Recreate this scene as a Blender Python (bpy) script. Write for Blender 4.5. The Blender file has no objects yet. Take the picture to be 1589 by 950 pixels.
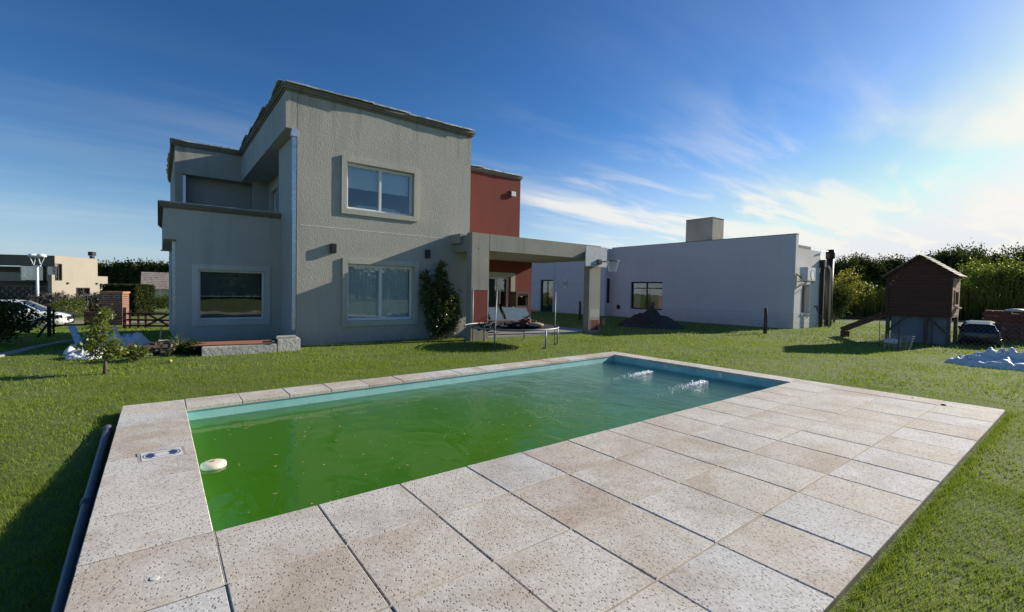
import bpy, bmesh, math, random
import numpy as np
from mathutils import Vector, Matrix, noise
R = math.radians
random.seed(7); rng = np.random.default_rng(7)
S = bpy.context.scene
COL = S.collection

# ------------------------------------------------------------------ camera
cam_d = bpy.data.cameras.new("camera"); cam = bpy.data.objects.new("camera", cam_d); COL.objects.link(cam)
S.camera = cam
CAM = Vector((-0.2636, -3.2339, 1.4845))
YAW, PIT, ROL = 0.91252, -0.02828, 0.01901
fw = Vector((math.cos(YAW)*math.cos(PIT), math.sin(YAW)*math.cos(PIT), math.sin(PIT)))
rt = Vector((math.sin(YAW), -math.cos(YAW), 0)); up = rt.cross(fw)
r2 = rt*math.cos(ROL)+up*math.sin(ROL); u2 = up*math.cos(ROL)-rt*math.sin(ROL)
m = Matrix((r2, u2, -fw)).transposed().to_4x4(); m.translation = CAM
cam.matrix_world = m
cam_d.sensor_width = 36; cam_d.lens = 710.447/1589*36; cam_d.shift_y = -4.7/1589
cam_d.clip_end = 3000; cam_d.clip_start = 0.05

# ------------------------------------------------------------------ sky and sun
SUN = Vector((1.0, -0.168, 0.405)).normalized()
EL = math.asin(SUN.z); AZ = math.atan2(SUN.x, SUN.y)          # compass angle from +Y, clockwise
W = bpy.data.worlds.new("World"); S.world = W; W.use_nodes = True
nt = W.node_tree; N = nt.nodes; Lk = nt.links
for n in list(N): N.remove(n)
def wn(t, **k):
    n = N.new(t)
    for a, b in k.items(): setattr(n, a, b)
    return n
sky = wn('ShaderNodeTexSky', sky_type='NISHITA', sun_disc=False, sun_elevation=EL, sun_rotation=AZ,
         altitude=100, air_density=1.0, dust_density=0.35, ozone_density=3.5)
hs = wn('ShaderNodeHueSaturation'); hs.inputs['Saturation'].default_value = 1.17
Lk.new(sky.outputs[0], hs.inputs['Color'])
gm = wn('ShaderNodeGamma'); gm.inputs[1].default_value = 1.30; Lk.new(hs.outputs[0], gm.inputs[0])   # deep clear-air blue, bright towards the sun
gs = wn('ShaderNodeVectorMath', operation='SCALE'); gs.inputs['Scale'].default_value = 0.82; Lk.new(gm.outputs[0], gs.inputs[0])
tc = wn('ShaderNodeTexCoord'); sep = wn('ShaderNodeSeparateXYZ'); Lk.new(tc.outputs['Generated'], sep.inputs[0])
def mth(op, a, b=None, c=None, clamp=False):
    n = wn('ShaderNodeMath', operation=op, use_clamp=clamp)
    for i, v in enumerate((a, b, c)):
        if v is None: continue
        if hasattr(v, 'type') and not isinstance(v, (int, float)): Lk.new(v, n.inputs[i])
        else: n.inputs[i].default_value = v
    return n.outputs[0]
# cirrus: the view direction projected on a high layer
zc = mth('MAXIMUM', mth('ADD', sep.outputs[2], 0.06), 0.02)
px = mth('DIVIDE', sep.outputs[0], zc); py = mth('DIVIDE', sep.outputs[1], zc)
cmb = wn('ShaderNodeCombineXYZ'); Lk.new(px, cmb.inputs[0]); Lk.new(py, cmb.inputs[1])
def cloud(rot, sc, loc, nscale, detail, dist, lo, hi):
    mp = wn('ShaderNodeMapping'); mp.inputs['Rotation'].default_value = (0, 0, R(rot)); mp.inputs['Scale'].default_value = sc
    mp.inputs['Location'].default_value = loc
    Lk.new(cmb.outputs[0], mp.inputs[0])
    nz = wn('ShaderNodeTexNoise'); nz.inputs['Scale'].default_value = nscale; nz.inputs['Detail'].default_value = detail
    nz.inputs['Roughness'].default_value = 0.55; nz.inputs['Distortion'].default_value = dist
    Lk.new(mp.outputs[0], nz.inputs[0])
    mr = wn('ShaderNodeMapRange', interpolation_type='SMOOTHSTEP'); mr.inputs[1].default_value = lo; mr.inputs[2].default_value = hi
    Lk.new(nz.outputs[0], mr.inputs[0]); return mr.outputs[0]
c1 = cloud(-38, (0.16, 0.75, 1), (3.1, 1.3, 0), 1.0, 9, 0.4, 0.46, 0.68)      # long streaks
c2 = cloud(-25, (0.35, 0.6, 1), (1.7, 5.2, 0), 0.5, 3, 0.2, 0.42, 0.66)       # where the streaks gather
c3 = cloud(-50, (0.5, 1.9, 1), (8.1, 2.2, 0), 1.6, 8, 0.5, 0.46, 0.72)        # fine feathering
# thicker towards the sun side and the horizon, thin elsewhere (a bank of cirrus in the distance)
dotn = wn('ShaderNodeVectorMath', operation='DOT_PRODUCT'); Lk.new(tc.outputs['Generated'], dotn.inputs[0])
dotn.inputs[1].default_value = Vector((1.0, 0.05, 0)).normalized()
az = wn('ShaderNodeMapRange', interpolation_type='SMOOTHSTEP'); az.inputs[1].default_value = 0.50; az.inputs[2].default_value = 0.93; Lk.new(dotn.outputs['Value'], az.inputs[0])
low = wn('ShaderNodeMapRange', interpolation_type='SMOOTHSTEP'); low.inputs[1].default_value = 0.34; low.inputs[2].default_value = 0.05; Lk.new(sep.outputs[2], low.inputs[0])
bank = mth('MULTIPLY', mth('ADD', mth('MULTIPLY', az.outputs[0], 0.85), 0.12), low.outputs[0])
streak = mth('MULTIPLY', mth('ADD', c1, mth('MULTIPLY', c3, 0.5)), mth('ADD', mth('MULTIPLY', c2, 0.6), mth('MULTIPLY', bank, 1.3)))
hi = wn('ShaderNodeMapRange', interpolation_type='SMOOTHSTEP'); hi.inputs[1].default_value = 0.42; hi.inputs[2].default_value = 0.25; Lk.new(sep.outputs[2], hi.inputs[0])
hz_ = wn('ShaderNodeMapRange', interpolation_type='SMOOTHSTEP'); hz_.inputs[1].default_value = 0.20; hz_.inputs[2].default_value = 0.0; Lk.new(sep.outputs[2], hz_.inputs[0])
streak = mth('MULTIPLY', streak, mth('ADD', mth('MULTIPLY', az.outputs[0], 1.0), 0.16))
streak = mth('MULTIPLY', streak, mth('ADD', mth('MULTIPLY', hi.outputs[0], 0.84), 0.16))
veil = mth('MULTIPLY', bank, 0.46)
cl = mth('MINIMUM', mth('ADD', streak, veil), 0.85, clamp=True)
mixc = wn('ShaderNodeMix', data_type='RGBA'); hzm = wn('ShaderNodeMix', data_type='RGBA'); Lk.new(mth('MULTIPLY', hz_.outputs[0], 0.62), hzm.inputs[0]); mn = wn('ShaderNodeVectorMath', operation='MINIMUM'); mn.inputs[1].default_value = (9.7, 9.9, 10.2); Lk.new(gs.outputs[0], mn.inputs[0]); Lk.new(mn.outputs[0], hzm.inputs[6]); hzm.inputs[7].default_value = (4.2, 5.9, 8.6, 1)
Lk.new(cl, mixc.inputs[0]); Lk.new(hzm.outputs[2], mixc.inputs[6])
mixc.inputs[7].default_value = (10.2, 9.9, 9.1, 1)
bg = wn('ShaderNodeBackground'); bg.inputs[1].default_value = 0.062
Lk.new(mixc.outputs[2], bg.inputs[0])
wo = wn('ShaderNodeOutputWorld'); Lk.new(bg.outputs[0], wo.inputs[0])

sd = bpy.data.lights.new("sun", 'SUN'); sd.energy = 4.75; sd.angle = R(0.53); sd.color = (1.0, 0.91, 0.77)
so = bpy.data.objects.new("sun", sd); COL.objects.link(so)
so.rotation_euler = SUN.to_track_quat('Z', 'Y').to_euler()
S.view_settings.view_transform = 'Standard'; S.view_settings.look = 'None'
S.view_settings.exposure = 0.6; S.view_settings.gamma = 1.0
S.cycles.max_bounces = 14; S.cycles.transparent_max_bounces = 12; S.cycles.volume_bounces = 8

# ------------------------------------------------------------------ materials
class NT:
    def __init__(s, name):
        s.m = bpy.data.materials.new(name); s.m.use_nodes = True; s.t = s.m.node_tree
        s.b = s.t.nodes['Principled BSDF']; s.o = s.t.nodes['Material Output']
    def n(s, t, **k):
        n = s.t.nodes.new(t)
        for a, b in k.items():
            if a.startswith('_'): n.inputs[a[1:]].default_value = b
            else: setattr(n, a, b)
        return n
    def l(s, a, b): s.t.links.new(a, b)
    def geo(s): return s.n('ShaderNodeNewGeometry').outputs['Position']
    def objc(s): return s.n('ShaderNodeTexCoord').outputs['Object']
    def noise(s, v, scale, detail=4, rough=.55, dist=0, sc=None):
        if sc:
            mp = s.n('ShaderNodeMapping'); mp.inputs['Scale'].default_value = sc; s.l(v, mp.inputs[0]); v = mp.outputs[0]
        n = s.n('ShaderNodeTexNoise', _Scale=scale, _Detail=detail, _Roughness=rough, _Distortion=dist); s.l(v, n.inputs[0]); return n.outputs[0]
    def ramp(s, v, stops):
        r = s.n('ShaderNodeValToRGB'); cr = r.color_ramp
        while len(cr.elements) < len(stops): cr.elements.new(.5)
        for e, (p, c) in zip(cr.elements, stops):
            e.position = p; e.color = (*c, 1) if len(c) == 3 else c
        s.l(v, r.inputs[0]); return r.outputs[0]
    def rng(s, v, a, b, c=0, d=1):
        r = s.n('ShaderNodeMapRange'); s.l(v, r.inputs[0])
        for i, x in zip((1, 2, 3, 4), (a, b, c, d)): r.inputs[i].default_value = x
        return r.outputs[0]
    def mix(s, f, a, b, blend='MIX'):
        x = s.n('ShaderNodeMix', data_type='RGBA', blend_type=blend)
        for i, v in ((0, f), (6, a), (7, b)):
            if hasattr(v, 'links'): s.l(v, x.inputs[i])
            elif isinstance(v, (int, float)): x.inputs[i].default_value = v
            else: x.inputs[i].default_value = (*v, 1)
        return x.outputs[2]
    def math(s, op, a, b=0., clamp=False):
        x = s.n('ShaderNodeMath', operation=op, use_clamp=clamp)
        for i, v in ((0, a), (1, b)):
            if hasattr(v, 'links'): s.l(v, x.inputs[i])
            else: x.inputs[i].default_value = v
        return x.outputs[0]
    def bump(s, h, strength=.4, dist=.01, prev=None):
        b = s.n('ShaderNodeBump'); b.inputs['Strength'].default_value = strength; b.inputs['Distance'].default_value = dist
        s.l(h, b.inputs['Height'])
        if prev: s.l(prev, b.inputs['Normal'])
        return b.outputs[0]
    def set(s, **k):
        for a, v in k.items():
            a = a.replace('_', ' ')
            if hasattr(v, 'links'): s.l(v, s.b.inputs[a])
            elif isinstance(v, tuple) and len(v) == 3: s.b.inputs[a].default_value = (*v, 1)
            else: s.b.inputs[a].default_value = v
        return s.m

def stucco(name, c, c2, rough_h=.006, grain=70, stain=.25, streaks=True):
    t = NT(name); p = t.geo()
    big = t.noise(p, .7, 5, .6); col = t.mix(t.rng(big, .3, .7), c, c2)
    fine = t.noise(p, grain, 3, .6)
    col = t.mix(t.rng(fine, .3, .7, .0, .55), col, tuple(x*.62 for x in c))
    if streaks:
        st = t.noise(p, 1, 5, .6, .3, sc=(3.2, 3.2, .25)); st = t.rng(st, .54, .78)
        col = t.mix(t.math('MULTIPLY', st, stain), col, tuple(x*.45 for x in c))
    if streaks:      # splash dirt near the ground, runs below the parapet
        sz = t.n('ShaderNodeSeparateXYZ'); t.l(p, sz.inputs[0]); dn = t.noise(p, 2.2, 5, .7)
        low = t.math('MULTIPLY', t.rng(sz.outputs[2], .55, -.15), t.rng(dn, .35, .65), True)
        col = t.mix(t.math('MULTIPLY', low, .6), col, tuple(x*.5 for x in c))
        run = t.noise(p, 1, 4, .6, .2, sc=(5.5, 5.5, .12)); hi_ = t.math('MULTIPLY', t.rng(sz.outputs[2], 5.2, 6.5), t.rng(run, .52, .66), True)
        col = t.mix(t.math('MULTIPLY', hi_, .5), col, tuple(x*.4 for x in c))
    vor = t.n('ShaderNodeTexVoronoi', _Scale=grain*.55); t.l(p, vor.inputs[0])
    h = t.math('ADD', t.math('MULTIPLY', fine, .9), t.math('MULTIPLY', t.noise(p, grain*.42, 4, .7), .8))
    return t.set(Base_Color=col, Roughness=.92, Normal=t.bump(h, .75, rough_h))
def plain(name, c, rough=.6, metal=0., var=.12, scale=6, bump=0., spec=.5):
    t = NT(name); p = t.geo(); nz = t.noise(p, scale, 5)
    col = t.mix(t.rng(nz, .3, .7), tuple(x*(1-var) for x in c), tuple(min(1, x*(1+var)) for x in c))
    k = dict(Base_Color=col, Roughness=t.rng(nz, .2, .8, rough*.85, min(1, rough*1.15)), Metallic=metal)
    if bump: k['Normal'] = t.bump(t.noise(p, scale*6, 4), bump, .004)
    t.b.inputs['Specular IOR Level'].default_value = spec
    return t.set(**k)
def wood(name, c, c2, sc=(1.2, 1.2, 26)):
    t = NT(name); p = t.geo(); n1 = t.noise(p, 1, 6, .6, .4, sc=sc); n2 = t.noise(p, 1.5, 3)
    col = t.mix(t.rng(n1, .25, .75), c, c2); oi = t.n('ShaderNodeObjectInfo').outputs['Random']
    col = t.mix(t.math('MULTIPLY', oi, .45), col, tuple(x*.5 for x in c))
    return t.set(Base_Color=col, Roughness=.8, Normal=t.bump(n1, .4, .004))

M = {}
M['stucco'] = stucco('grey_stucco', (.48, .46, .40), (.41, .395, .35), .012, grain=44, stain=.34)
M['stucco_wing_fill'] = stucco('wing_grey_stucco_lifted', (.56, .55, .49), (.49, .48, .43), .008, grain=44, stain=.4)  # fill light for the shaded wing put into a lighter stucco colour
M['stucco_pale'] = stucco('pale_grey_stucco', (.49, .49, .455), (.42, .42, .395), .004, 40, .35)
M['concrete'] = stucco('raw_concrete', (.38, .36, .31), (.27, .265, .235), .003, 28, .55)
M['surround'] = stucco('weathered_surround', (.56, .55, .47), (.40, .39, .33), .002, 26, .75)
M['surround_pale'] = stucco('pale_surround', (.72, .72, .67), (.52, .52, .47), .002, 26, .6)
M['cornice'] = stucco('dirty_cornice', (.26, .24, .19), (.17, .16, .13), .002, 22, .7)
M['red'] = stucco('red_render', (.235, .050, .034), (.195, .041, .028), .006, 60, .3)
M['mauve'] = stucco('mauve_render', (.74, .71, .695), (.68, .65, .64), .0015, 60, .15)
M['beige'] = stucco('beige_render', (.40, .36, .295), (.35, .315, .26), .002, 30, .2)
M['beigeshade'] = stucco('beige_render_shaded', (.2, .17, .13), (.15, .13, .1), .002, 30, .2)  # beige darkened: the front side's shade is put into this colour
M['render_block'] = stucco('rough_cement_block', (.58, .56, .51), (.42, .405, .37), .02, 14, .5, False)
M['soffit'] = stucco('soffit_plaster', (.42, .41, .36), (.36, .35, .31), .001, 60, .1, False)
M['alu'] = plain('white_aluminium', (.72, .73, .74), .35, 0, .04)
M['black'] = plain('black_paint', (.018, .018, .02), .45, 0, .2)
M['darkmetal'] = plain('dark_brown_metal', (.03, .024, .022), .5, .3, .2)
M['galv'] = plain('galvanised_sheet', (.62, .64, .66), .32, .7, .18, 14)
M['flash'] = plain('flashing_sheet', (.55, .55, .52), .4, .55, .45, 5)
M['teal'] = None
M['plaster_line'] = plain('pale_line', (.6, .58, .52), .8)
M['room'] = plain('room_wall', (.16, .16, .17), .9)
M['blindwhite'] = plain('white_blind', (.82, .84, .86), .8, 0, .03)
M['blindgrey'] = plain('grey_vertical_blind', (.86, .87, .88), .8, 0, .06)
M['blinddark'] = plain('charcoal_roller_blind', (.16, .18, .165), .8, 0, .08)
M['pinkcurtain'] = plain('pink_curtain', (.62, .42, .40), .9, 0, .1)
M['pillow'] = plain('white_fabric', (.75, .75, .74), .9)
M['pvc'] = plain('grey_pipe_plastic', (.10, .115, .14), .45, 0, .3, 9)
M['whiteplastic'] = plain('white_plastic', (.72, .71, .68), .4, 0, .05)
M['cream'] = plain('cream_plastic', (.78, .68, .55), .4, 0, .06)
M['bluepaint'] = plain('navy_print', (.045, .06, .16), .5)
M['steel'] = plain('zinc_tube', (.26, .27, .28), .5, .5, .15, 12)
M['net'] = plain('black_net', (.012, .012, .013), .85)
M['rust'] = plain('rusty_iron', (.17, .07, .045), .8, .2, .4, 14)
M['soil'] = plain('dark_soil', (.055, .042, .03), .95, 0, .5, 9, .8)
M['brick'] = plain('brick', (.19, .068, .042), .85, 0, .3, 9, .4)
M['brickcap'] = plain('orange_brick', (.42, .18, .07), .85, 0, .3, 9, .4)
M['carwhite'] = plain('white_car_paint', (.78, .79, .80), .2, 0, .02)
M['cardark'] = plain('dark_blue_car_paint', (.02, .022, .035), .22, .2, .05)
M['tyre'] = plain('tyre_rubber', (.02, .02, .02), .8)
M['chrome'] = plain('bright_trim', (.6, .6, .62), .2, .9, .05)
M['lamp'] = plain('lamp_cover', (.75, .77, .8), .3, 0, .03)
M['woodbrown'] = wood('brown_stained_boards', (.115, .042, .024), (.07, .027, .016))
M['woodlit'] = wood('tan_sunlit_boards', (.42, .25, .14), (.32, .18, .10))
M['woodpost'] = wood('grey_wood_post', (.12, .09, .065), (.07, .05, .038), (18, 18, 1.5))
M['woodred'] = wood('reddish_board', (.36, .16, .085), (.27, .115, .06), (2, 22, 2))
M['shingle'] = wood('weathered_shingle', (.40, .34, .25), (.28, .23, .17), (3, 20, 3))
M['thatch'] = plain('grey_roof_tiles', (.25, .22, .19), .9, 0, .45, 4, .8)
M['sheet_pale'] = plain('grey_painted_board', (.44, .47, .50), .7, 0, .18, 4)
M['sheet'] = plain('blue_grey_sheet', (.17, .21, .26), .7, 0, .12, 3)
M['rubble'] = plain('broken_masonry', (.36, .29, .22), .95, 0, .4, 8, .6)
M['oldwood'] = plain('broken_wood', (.40, .26, .18), .85, 0, .4, 8)
M['boardwhite'] = plain('white_board', (.82, .82, .80), .7, 0, .08, 5)
M['foam'] = plain('water_foam', (.9, .93, .93), .5, 0, .02)
def mk_tarp():
    t = NT('white_tarp'); p = t.geo(); n1 = t.noise(p, 3, 5); n2 = t.noise(p, 9, 5, .6, 1.5)
    col = t.mix(t.rng(n1, .45, .62), (.72, .72, .70), (.66, .68, .70))
    col = t.mix(t.rng(n2, .62, .68), col, (.22, .22, .25))
    return t.set(Base_Color=col, Roughness=.55, Normal=t.bump(n2, .5, .02))
M['tarp'] = mk_tarp()
def mk_glass():
    t = NT('window_glass'); t.t.nodes.remove(t.b)
    fr = t.n('ShaderNodeFresnel', _IOR=1.55); tr = t.n('ShaderNodeBsdfTransparent', _Color=(.90, .94, .94, 1))
    gl = t.n('ShaderNodeBsdfGlossy', _Color=(1, 1, 1, 1), _Roughness=.008)
    p = t.geo(); bp = t.bump(t.noise(p, 1.2, 2), .05, .05); t.l(bp, gl.inputs['Normal'])
    mx = t.n('ShaderNodeMixShader'); t.l(t.math('ADD', t.math('MULTIPLY', fr.outputs[0], .9), .03, True), mx.inputs[0]); t.l(tr.outputs[0], mx.inputs[1]); t.l(gl.outputs[0], mx.inputs[2])
    t.l(mx.outputs[0], t.o.inputs[0]); return t.m
M['glass'] = mk_glass()
def mk_tile():
    t = NT('washed_aggregate_tile'); p = t.geo(); oi = t.n('ShaderNodeObjectInfo').outputs['Random']
    off = t.n('ShaderNodeCombineXYZ'); t.l(t.math('MULTIPLY', oi, 37.), off.inputs[0]); t.l(t.math('MULTIPLY', oi, 91.), off.inputs[1])
    va = t.n('ShaderNodeVectorMath', operation='ADD'); t.l(p, va.inputs[0]); t.l(off.outputs[0], va.inputs[1]); q = va.outputs[0]
    tone = t.ramp(oi, [(0, (.50, .43, .345)), (.25, (.60, .55, .47)), (.5, (.55, .495, .415)), (.75, (.62, .58, .51)), (.88, (.57, .565, .545)), (1, (.62, .615, .59))])
    big = t.noise(q, 2.2, 5, .6, .4); col = t.mix(t.rng(big, .42, .62, 0, .6), tone, (.66, .645, .60))
    big2 = t.noise(q, 1.1, 4, .6, 1.); col = t.mix(t.rng(big2, .50, .68, 0, .6), col, (.40, .315, .235))
    grime = t.noise(p, .75, 6, .65, .8); col = t.mix(t.rng(grime, .50, .68, 0, .5), col, (.36, .30, .235)); gr2 = t.noise(p, 3.2, 6, .7, 1.5); col = t.mix(t.rng(gr2, .62, .72, 0, .45), col, (.33, .28, .22))
    # pits: elongated dark cells
    mp = t.n('ShaderNodeMapping'); mp.inputs['Rotation'].default_value = (0, 0, R(35)); mp.inputs['Scale'].default_value = (1, .72, 1); t.l(q, mp.inputs[0])
    v = t.n('ShaderNodeTexVoronoi', _Scale=74., _Randomness=1.); t.l(mp.outputs[0], v.inputs[0])
    sepc = t.n('ShaderNodeSeparateColor'); t.l(v.outputs['Color'], sepc.inputs[0])
    rad = t.math('MULTIPLY', t.rng(sepc.outputs[0], .12, 1., 0., .42), 1.)
    d = t.math('SUBTRACT', v.outputs['Distance'], rad); pit = t.rng(d, -.06, .05, 1, 0)
    v2 = t.n('ShaderNodeTexVoronoi', _Scale=95.); t.l(q, v2.inputs[0]); sc2 = t.n('ShaderNodeSeparateColor'); t.l(v2.outputs['Color'], sc2.inputs[0])
    grain = t.rng(sc2.outputs[1], .0, 1., .80, 1.12)
    col = t.mix(1., col, t.n('ShaderNodeCombineColor').outputs[0], 'MIX') if False else col
    gm = t.n('ShaderNodeVectorMath', operation='SCALE'); t.l(col, gm.inputs[0]); t.l(grain, gm.inputs['Scale']); col = gm.outputs[0]
    col = t.mix(t.math('MULTIPLY', pit, .78), col, (.13, .09, .065))
    h = t.math('SUBTRACT', t.math('MULTIPLY', t.noise(q, 130, 2), .25), pit)
    return t.set(Base_Color=col, Roughness=.85, Normal=t.bump(h, .6, .004))
M['tile'] = mk_tile()
M['paleMortar'] = plain('pale_joint', (.40, .35, .29), .95, 0, .3, 6)
M['mortar'] = plain('joint_mortar', (.15, .125, .10), .95, 0, .45, 5)
def mk_basin():
    t = NT('pool_plaster'); p = t.geo(); n1 = t.noise(p, 2.5, 5, .6); n2 = t.noise(p, 9, 6, .7, 1)
    col = t.mix(t.rng(n1, .35, .65), (.24, .52, .50), (.34, .62, .58)); col = t.mix(t.rng(n2, .64, .70, 0, .8), col, (.06, .13, .13))
    return t.set(Base_Color=col, Roughness=.7, Normal=t.bump(n2, .3, .004))
M['basin'] = mk_basin()
M['stepgreen'] = plain('pale_green_plaster', (.42, .62, .40), .8, 0, .2, 3)  # step plaster, paler and greener than the pool walls
def mk_water():
    t = NT('pool_water'); t.t.nodes.remove(t.b); p = t.geo()
    s = t.n('ShaderNodeSeparateXYZ'); t.l(p, s.inputs[0])
    calm = t.rng(s.outputs[0], .8, 4.5, .12, 1.)
    near = t.rng(s.outputs[0], 4.5, 8.2, .0, 1.)
    w1 = t.noise(p, 1.6, 3, .5, .6, sc=(1.6, 1., 1)); w2 = t.noise(p, 6.5, 4, .6, .5); w3 = t.noise(p, 20, 3, .6, .3)
    h = t.math('ADD', t.math('MULTIPLY', w1, .55), t.math('MULTIPLY', w2, t.math('ADD', t.math('MULTIPLY', calm, .16), .02)))
    h = t.math('ADD', h, t.math('MULTIPLY', w3, t.math('MULTIPLY', near, .22)))
    bp = t.n('ShaderNodeBump'); bp.inputs['Distance'].default_value = .08; t.l(h, bp.inputs['Height'])
    t.l(t.rng(s.outputs[0], .5, 6.5, .25, 1.), bp.inputs['Strength'])
    fr = t.n('ShaderNodeFresnel', _IOR=1.33); t.l(bp.outputs[0], fr.inputs['Normal'])
    tr = t.n('ShaderNodeBsdfTransparent', _Color=(1, 1, 1, 1)); gl = t.n('ShaderNodeBsdfGlossy', _Color=(1, 1, 1, 1), _Roughness=.015); t.l(bp.outputs[0], gl.inputs['Normal'])
    mx = t.n('ShaderNodeMixShader'); t.l(t.math('MULTIPLY', fr.outputs[0], .84, True), mx.inputs[0]); t.l(tr.outputs[0], mx.inputs[1]); t.l(gl.outputs[0], mx.inputs[2])
    # algae: dense green at the still end, clearer teal near the return jets
    wob = t.noise(p, .8, 3, .5, .8); xx = t.math('ADD', s.outputs[0], t.math('MULTIPLY', t.math('SUBTRACT', wob, .5), 2.6))
    yy = t.math('MULTIPLY', s.outputs[1], .9); xx = t.math('SUBTRACT', xx, t.math('SUBTRACT', 1.4, yy))
    k = t.rng(xx, 2.2, 6.2)
    pv = t.n('ShaderNodeVolumePrincipled'); pv.inputs['Anisotropy'].default_value = 0.1
    t.l(t.mix(k, (.54, .968, .12), (.64, .99, .74)), pv.inputs['Color'])
    t.l(t.rng(k, 0, 1, 3.6, 1.7), pv.inputs['Density'])
    t.l(mx.outputs[0], t.o.inputs['Surface']); t.l(pv.outputs[0], t.o.inputs['Volume']); return t.m
M['water'] = mk_water()
def mk_ground():
    t = NT('lawn_ground'); p = t.geo(); a = t.noise(p, .5, 5, .6); b = t.noise(p, 7, 5, .7); c = t.noise(p, 38, 4, .7)
    col = t.mix(t.rng(a, .35, .65), (.10, .165, .018), (.155, .21, .03)); col = t.mix(t.rng(b, .42, .66, 0, .75), col, (.055, .085, .016))
    col = t.mix(t.rng(c, .5, .68, 0, .6), col, (.16, .17, .06)); col = t.mix(t.rng(t.noise(p, 2.1, 6, .7), .60, .72, 0, .55), col, (.16, .14, .075))
    return t.set(Base_Color=col, Roughness=.95, Normal=t.bump(t.math('ADD', b, c), .8, .03))
M['ground'] = mk_ground()
def leafmat(name, c, c2, trans=.35, rough=.5, straw=None):
    t = NT(name); t.b.inputs['Roughness'].default_value = rough
    t.b.inputs['Specular IOR Level'].default_value = .35 if rough < .7 else .08
    at = t.n('ShaderNodeAttribute', attribute_name='v'); col = t.mix(at.outputs['Fac'], c, c2)
    if straw: col = t.mix(t.math('GREATER_THAN', at.outputs['Fac'], 1.5), col, straw)
    t.l(col, t.b.inputs['Base Color'])
    tl = t.n('ShaderNodeBsdfTranslucent'); t.l(t.mix(.5, col, (.25, .32, .03)), tl.inputs['Color'])
    mx = t.n('ShaderNodeMixShader'); mx.inputs[0].default_value = trans
    t.l(t.b.outputs[0], mx.inputs[1]); t.l(tl.outputs[0], mx.inputs[2]); t.l(mx.outputs[0], t.o.inputs[0]); return t.m
M['grass'] = leafmat('grass_blades', (.12, .215, .018), (.37, .44, .06), .45, .9, (.50, .42, .20))
M['leafdark'] = leafmat('dark_evergreen_leaves', (.024, .042, .014), (.06, .085, .024), .14, .9)
M['leafshade'] = leafmat('backlit_shade_leaves', (.018, .028, .010), (.055, .065, .02), .08, .9)  # backlit shade of the far grasses and hedge put into the leaf colour
M['leafmid'] = leafmat('green_leaves', (.05, .085, .016), (.13, .16, .03), .35)
M['leafbright'] = leafmat('yellow_green_leaves', (.09, .14, .018), (.22, .24, .03), .42)
M['leafyellow'] = leafmat('yellow_leaves', (.20, .18, .02), (.34, .26, .03), .4)
M['leafpurple'] = leafmat('purplish_foliage', (.045, .035, .045), (.10, .08, .09), .2)
M['leafclimb'] = leafmat('glossy_climber_leaves', (.03, .05, .015), (.13, .15, .055), .2, .3)
M['leafcitrus'] = leafmat('citrus_leaves', (.07, .115, .012), (.26, .27, .05), .4, .35)
M['bark'] = plain('bark', (.12, .09, .065), .9, 0, .3, 12, .8)
M['asphalt'] = plain('pale_road', (.24, .23, .21), .9, 0, .15, 3)
M['dirt'] = plain('dirt_road', (.26, .22, .16), .95, 0, .2, 2)
M['kerb'] = plain('concrete_kerb', (.34, .33, .30), .9, 0, .2, 6, .4)
def mk_porch():
    t = NT('porch_tiles'); p = t.geo(); b = t.n('ShaderNodeTexBrick'); b.inputs['Scale'].default_value = 1.; b.inputs['Mortar Size'].default_value = .008
    return t.set(Base_Color=t.mix(t.noise(p, 3, 4), (.33, .31, .29), (.26, .25, .24)), Roughness=.6)
M['porch'] = mk_porch()

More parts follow.
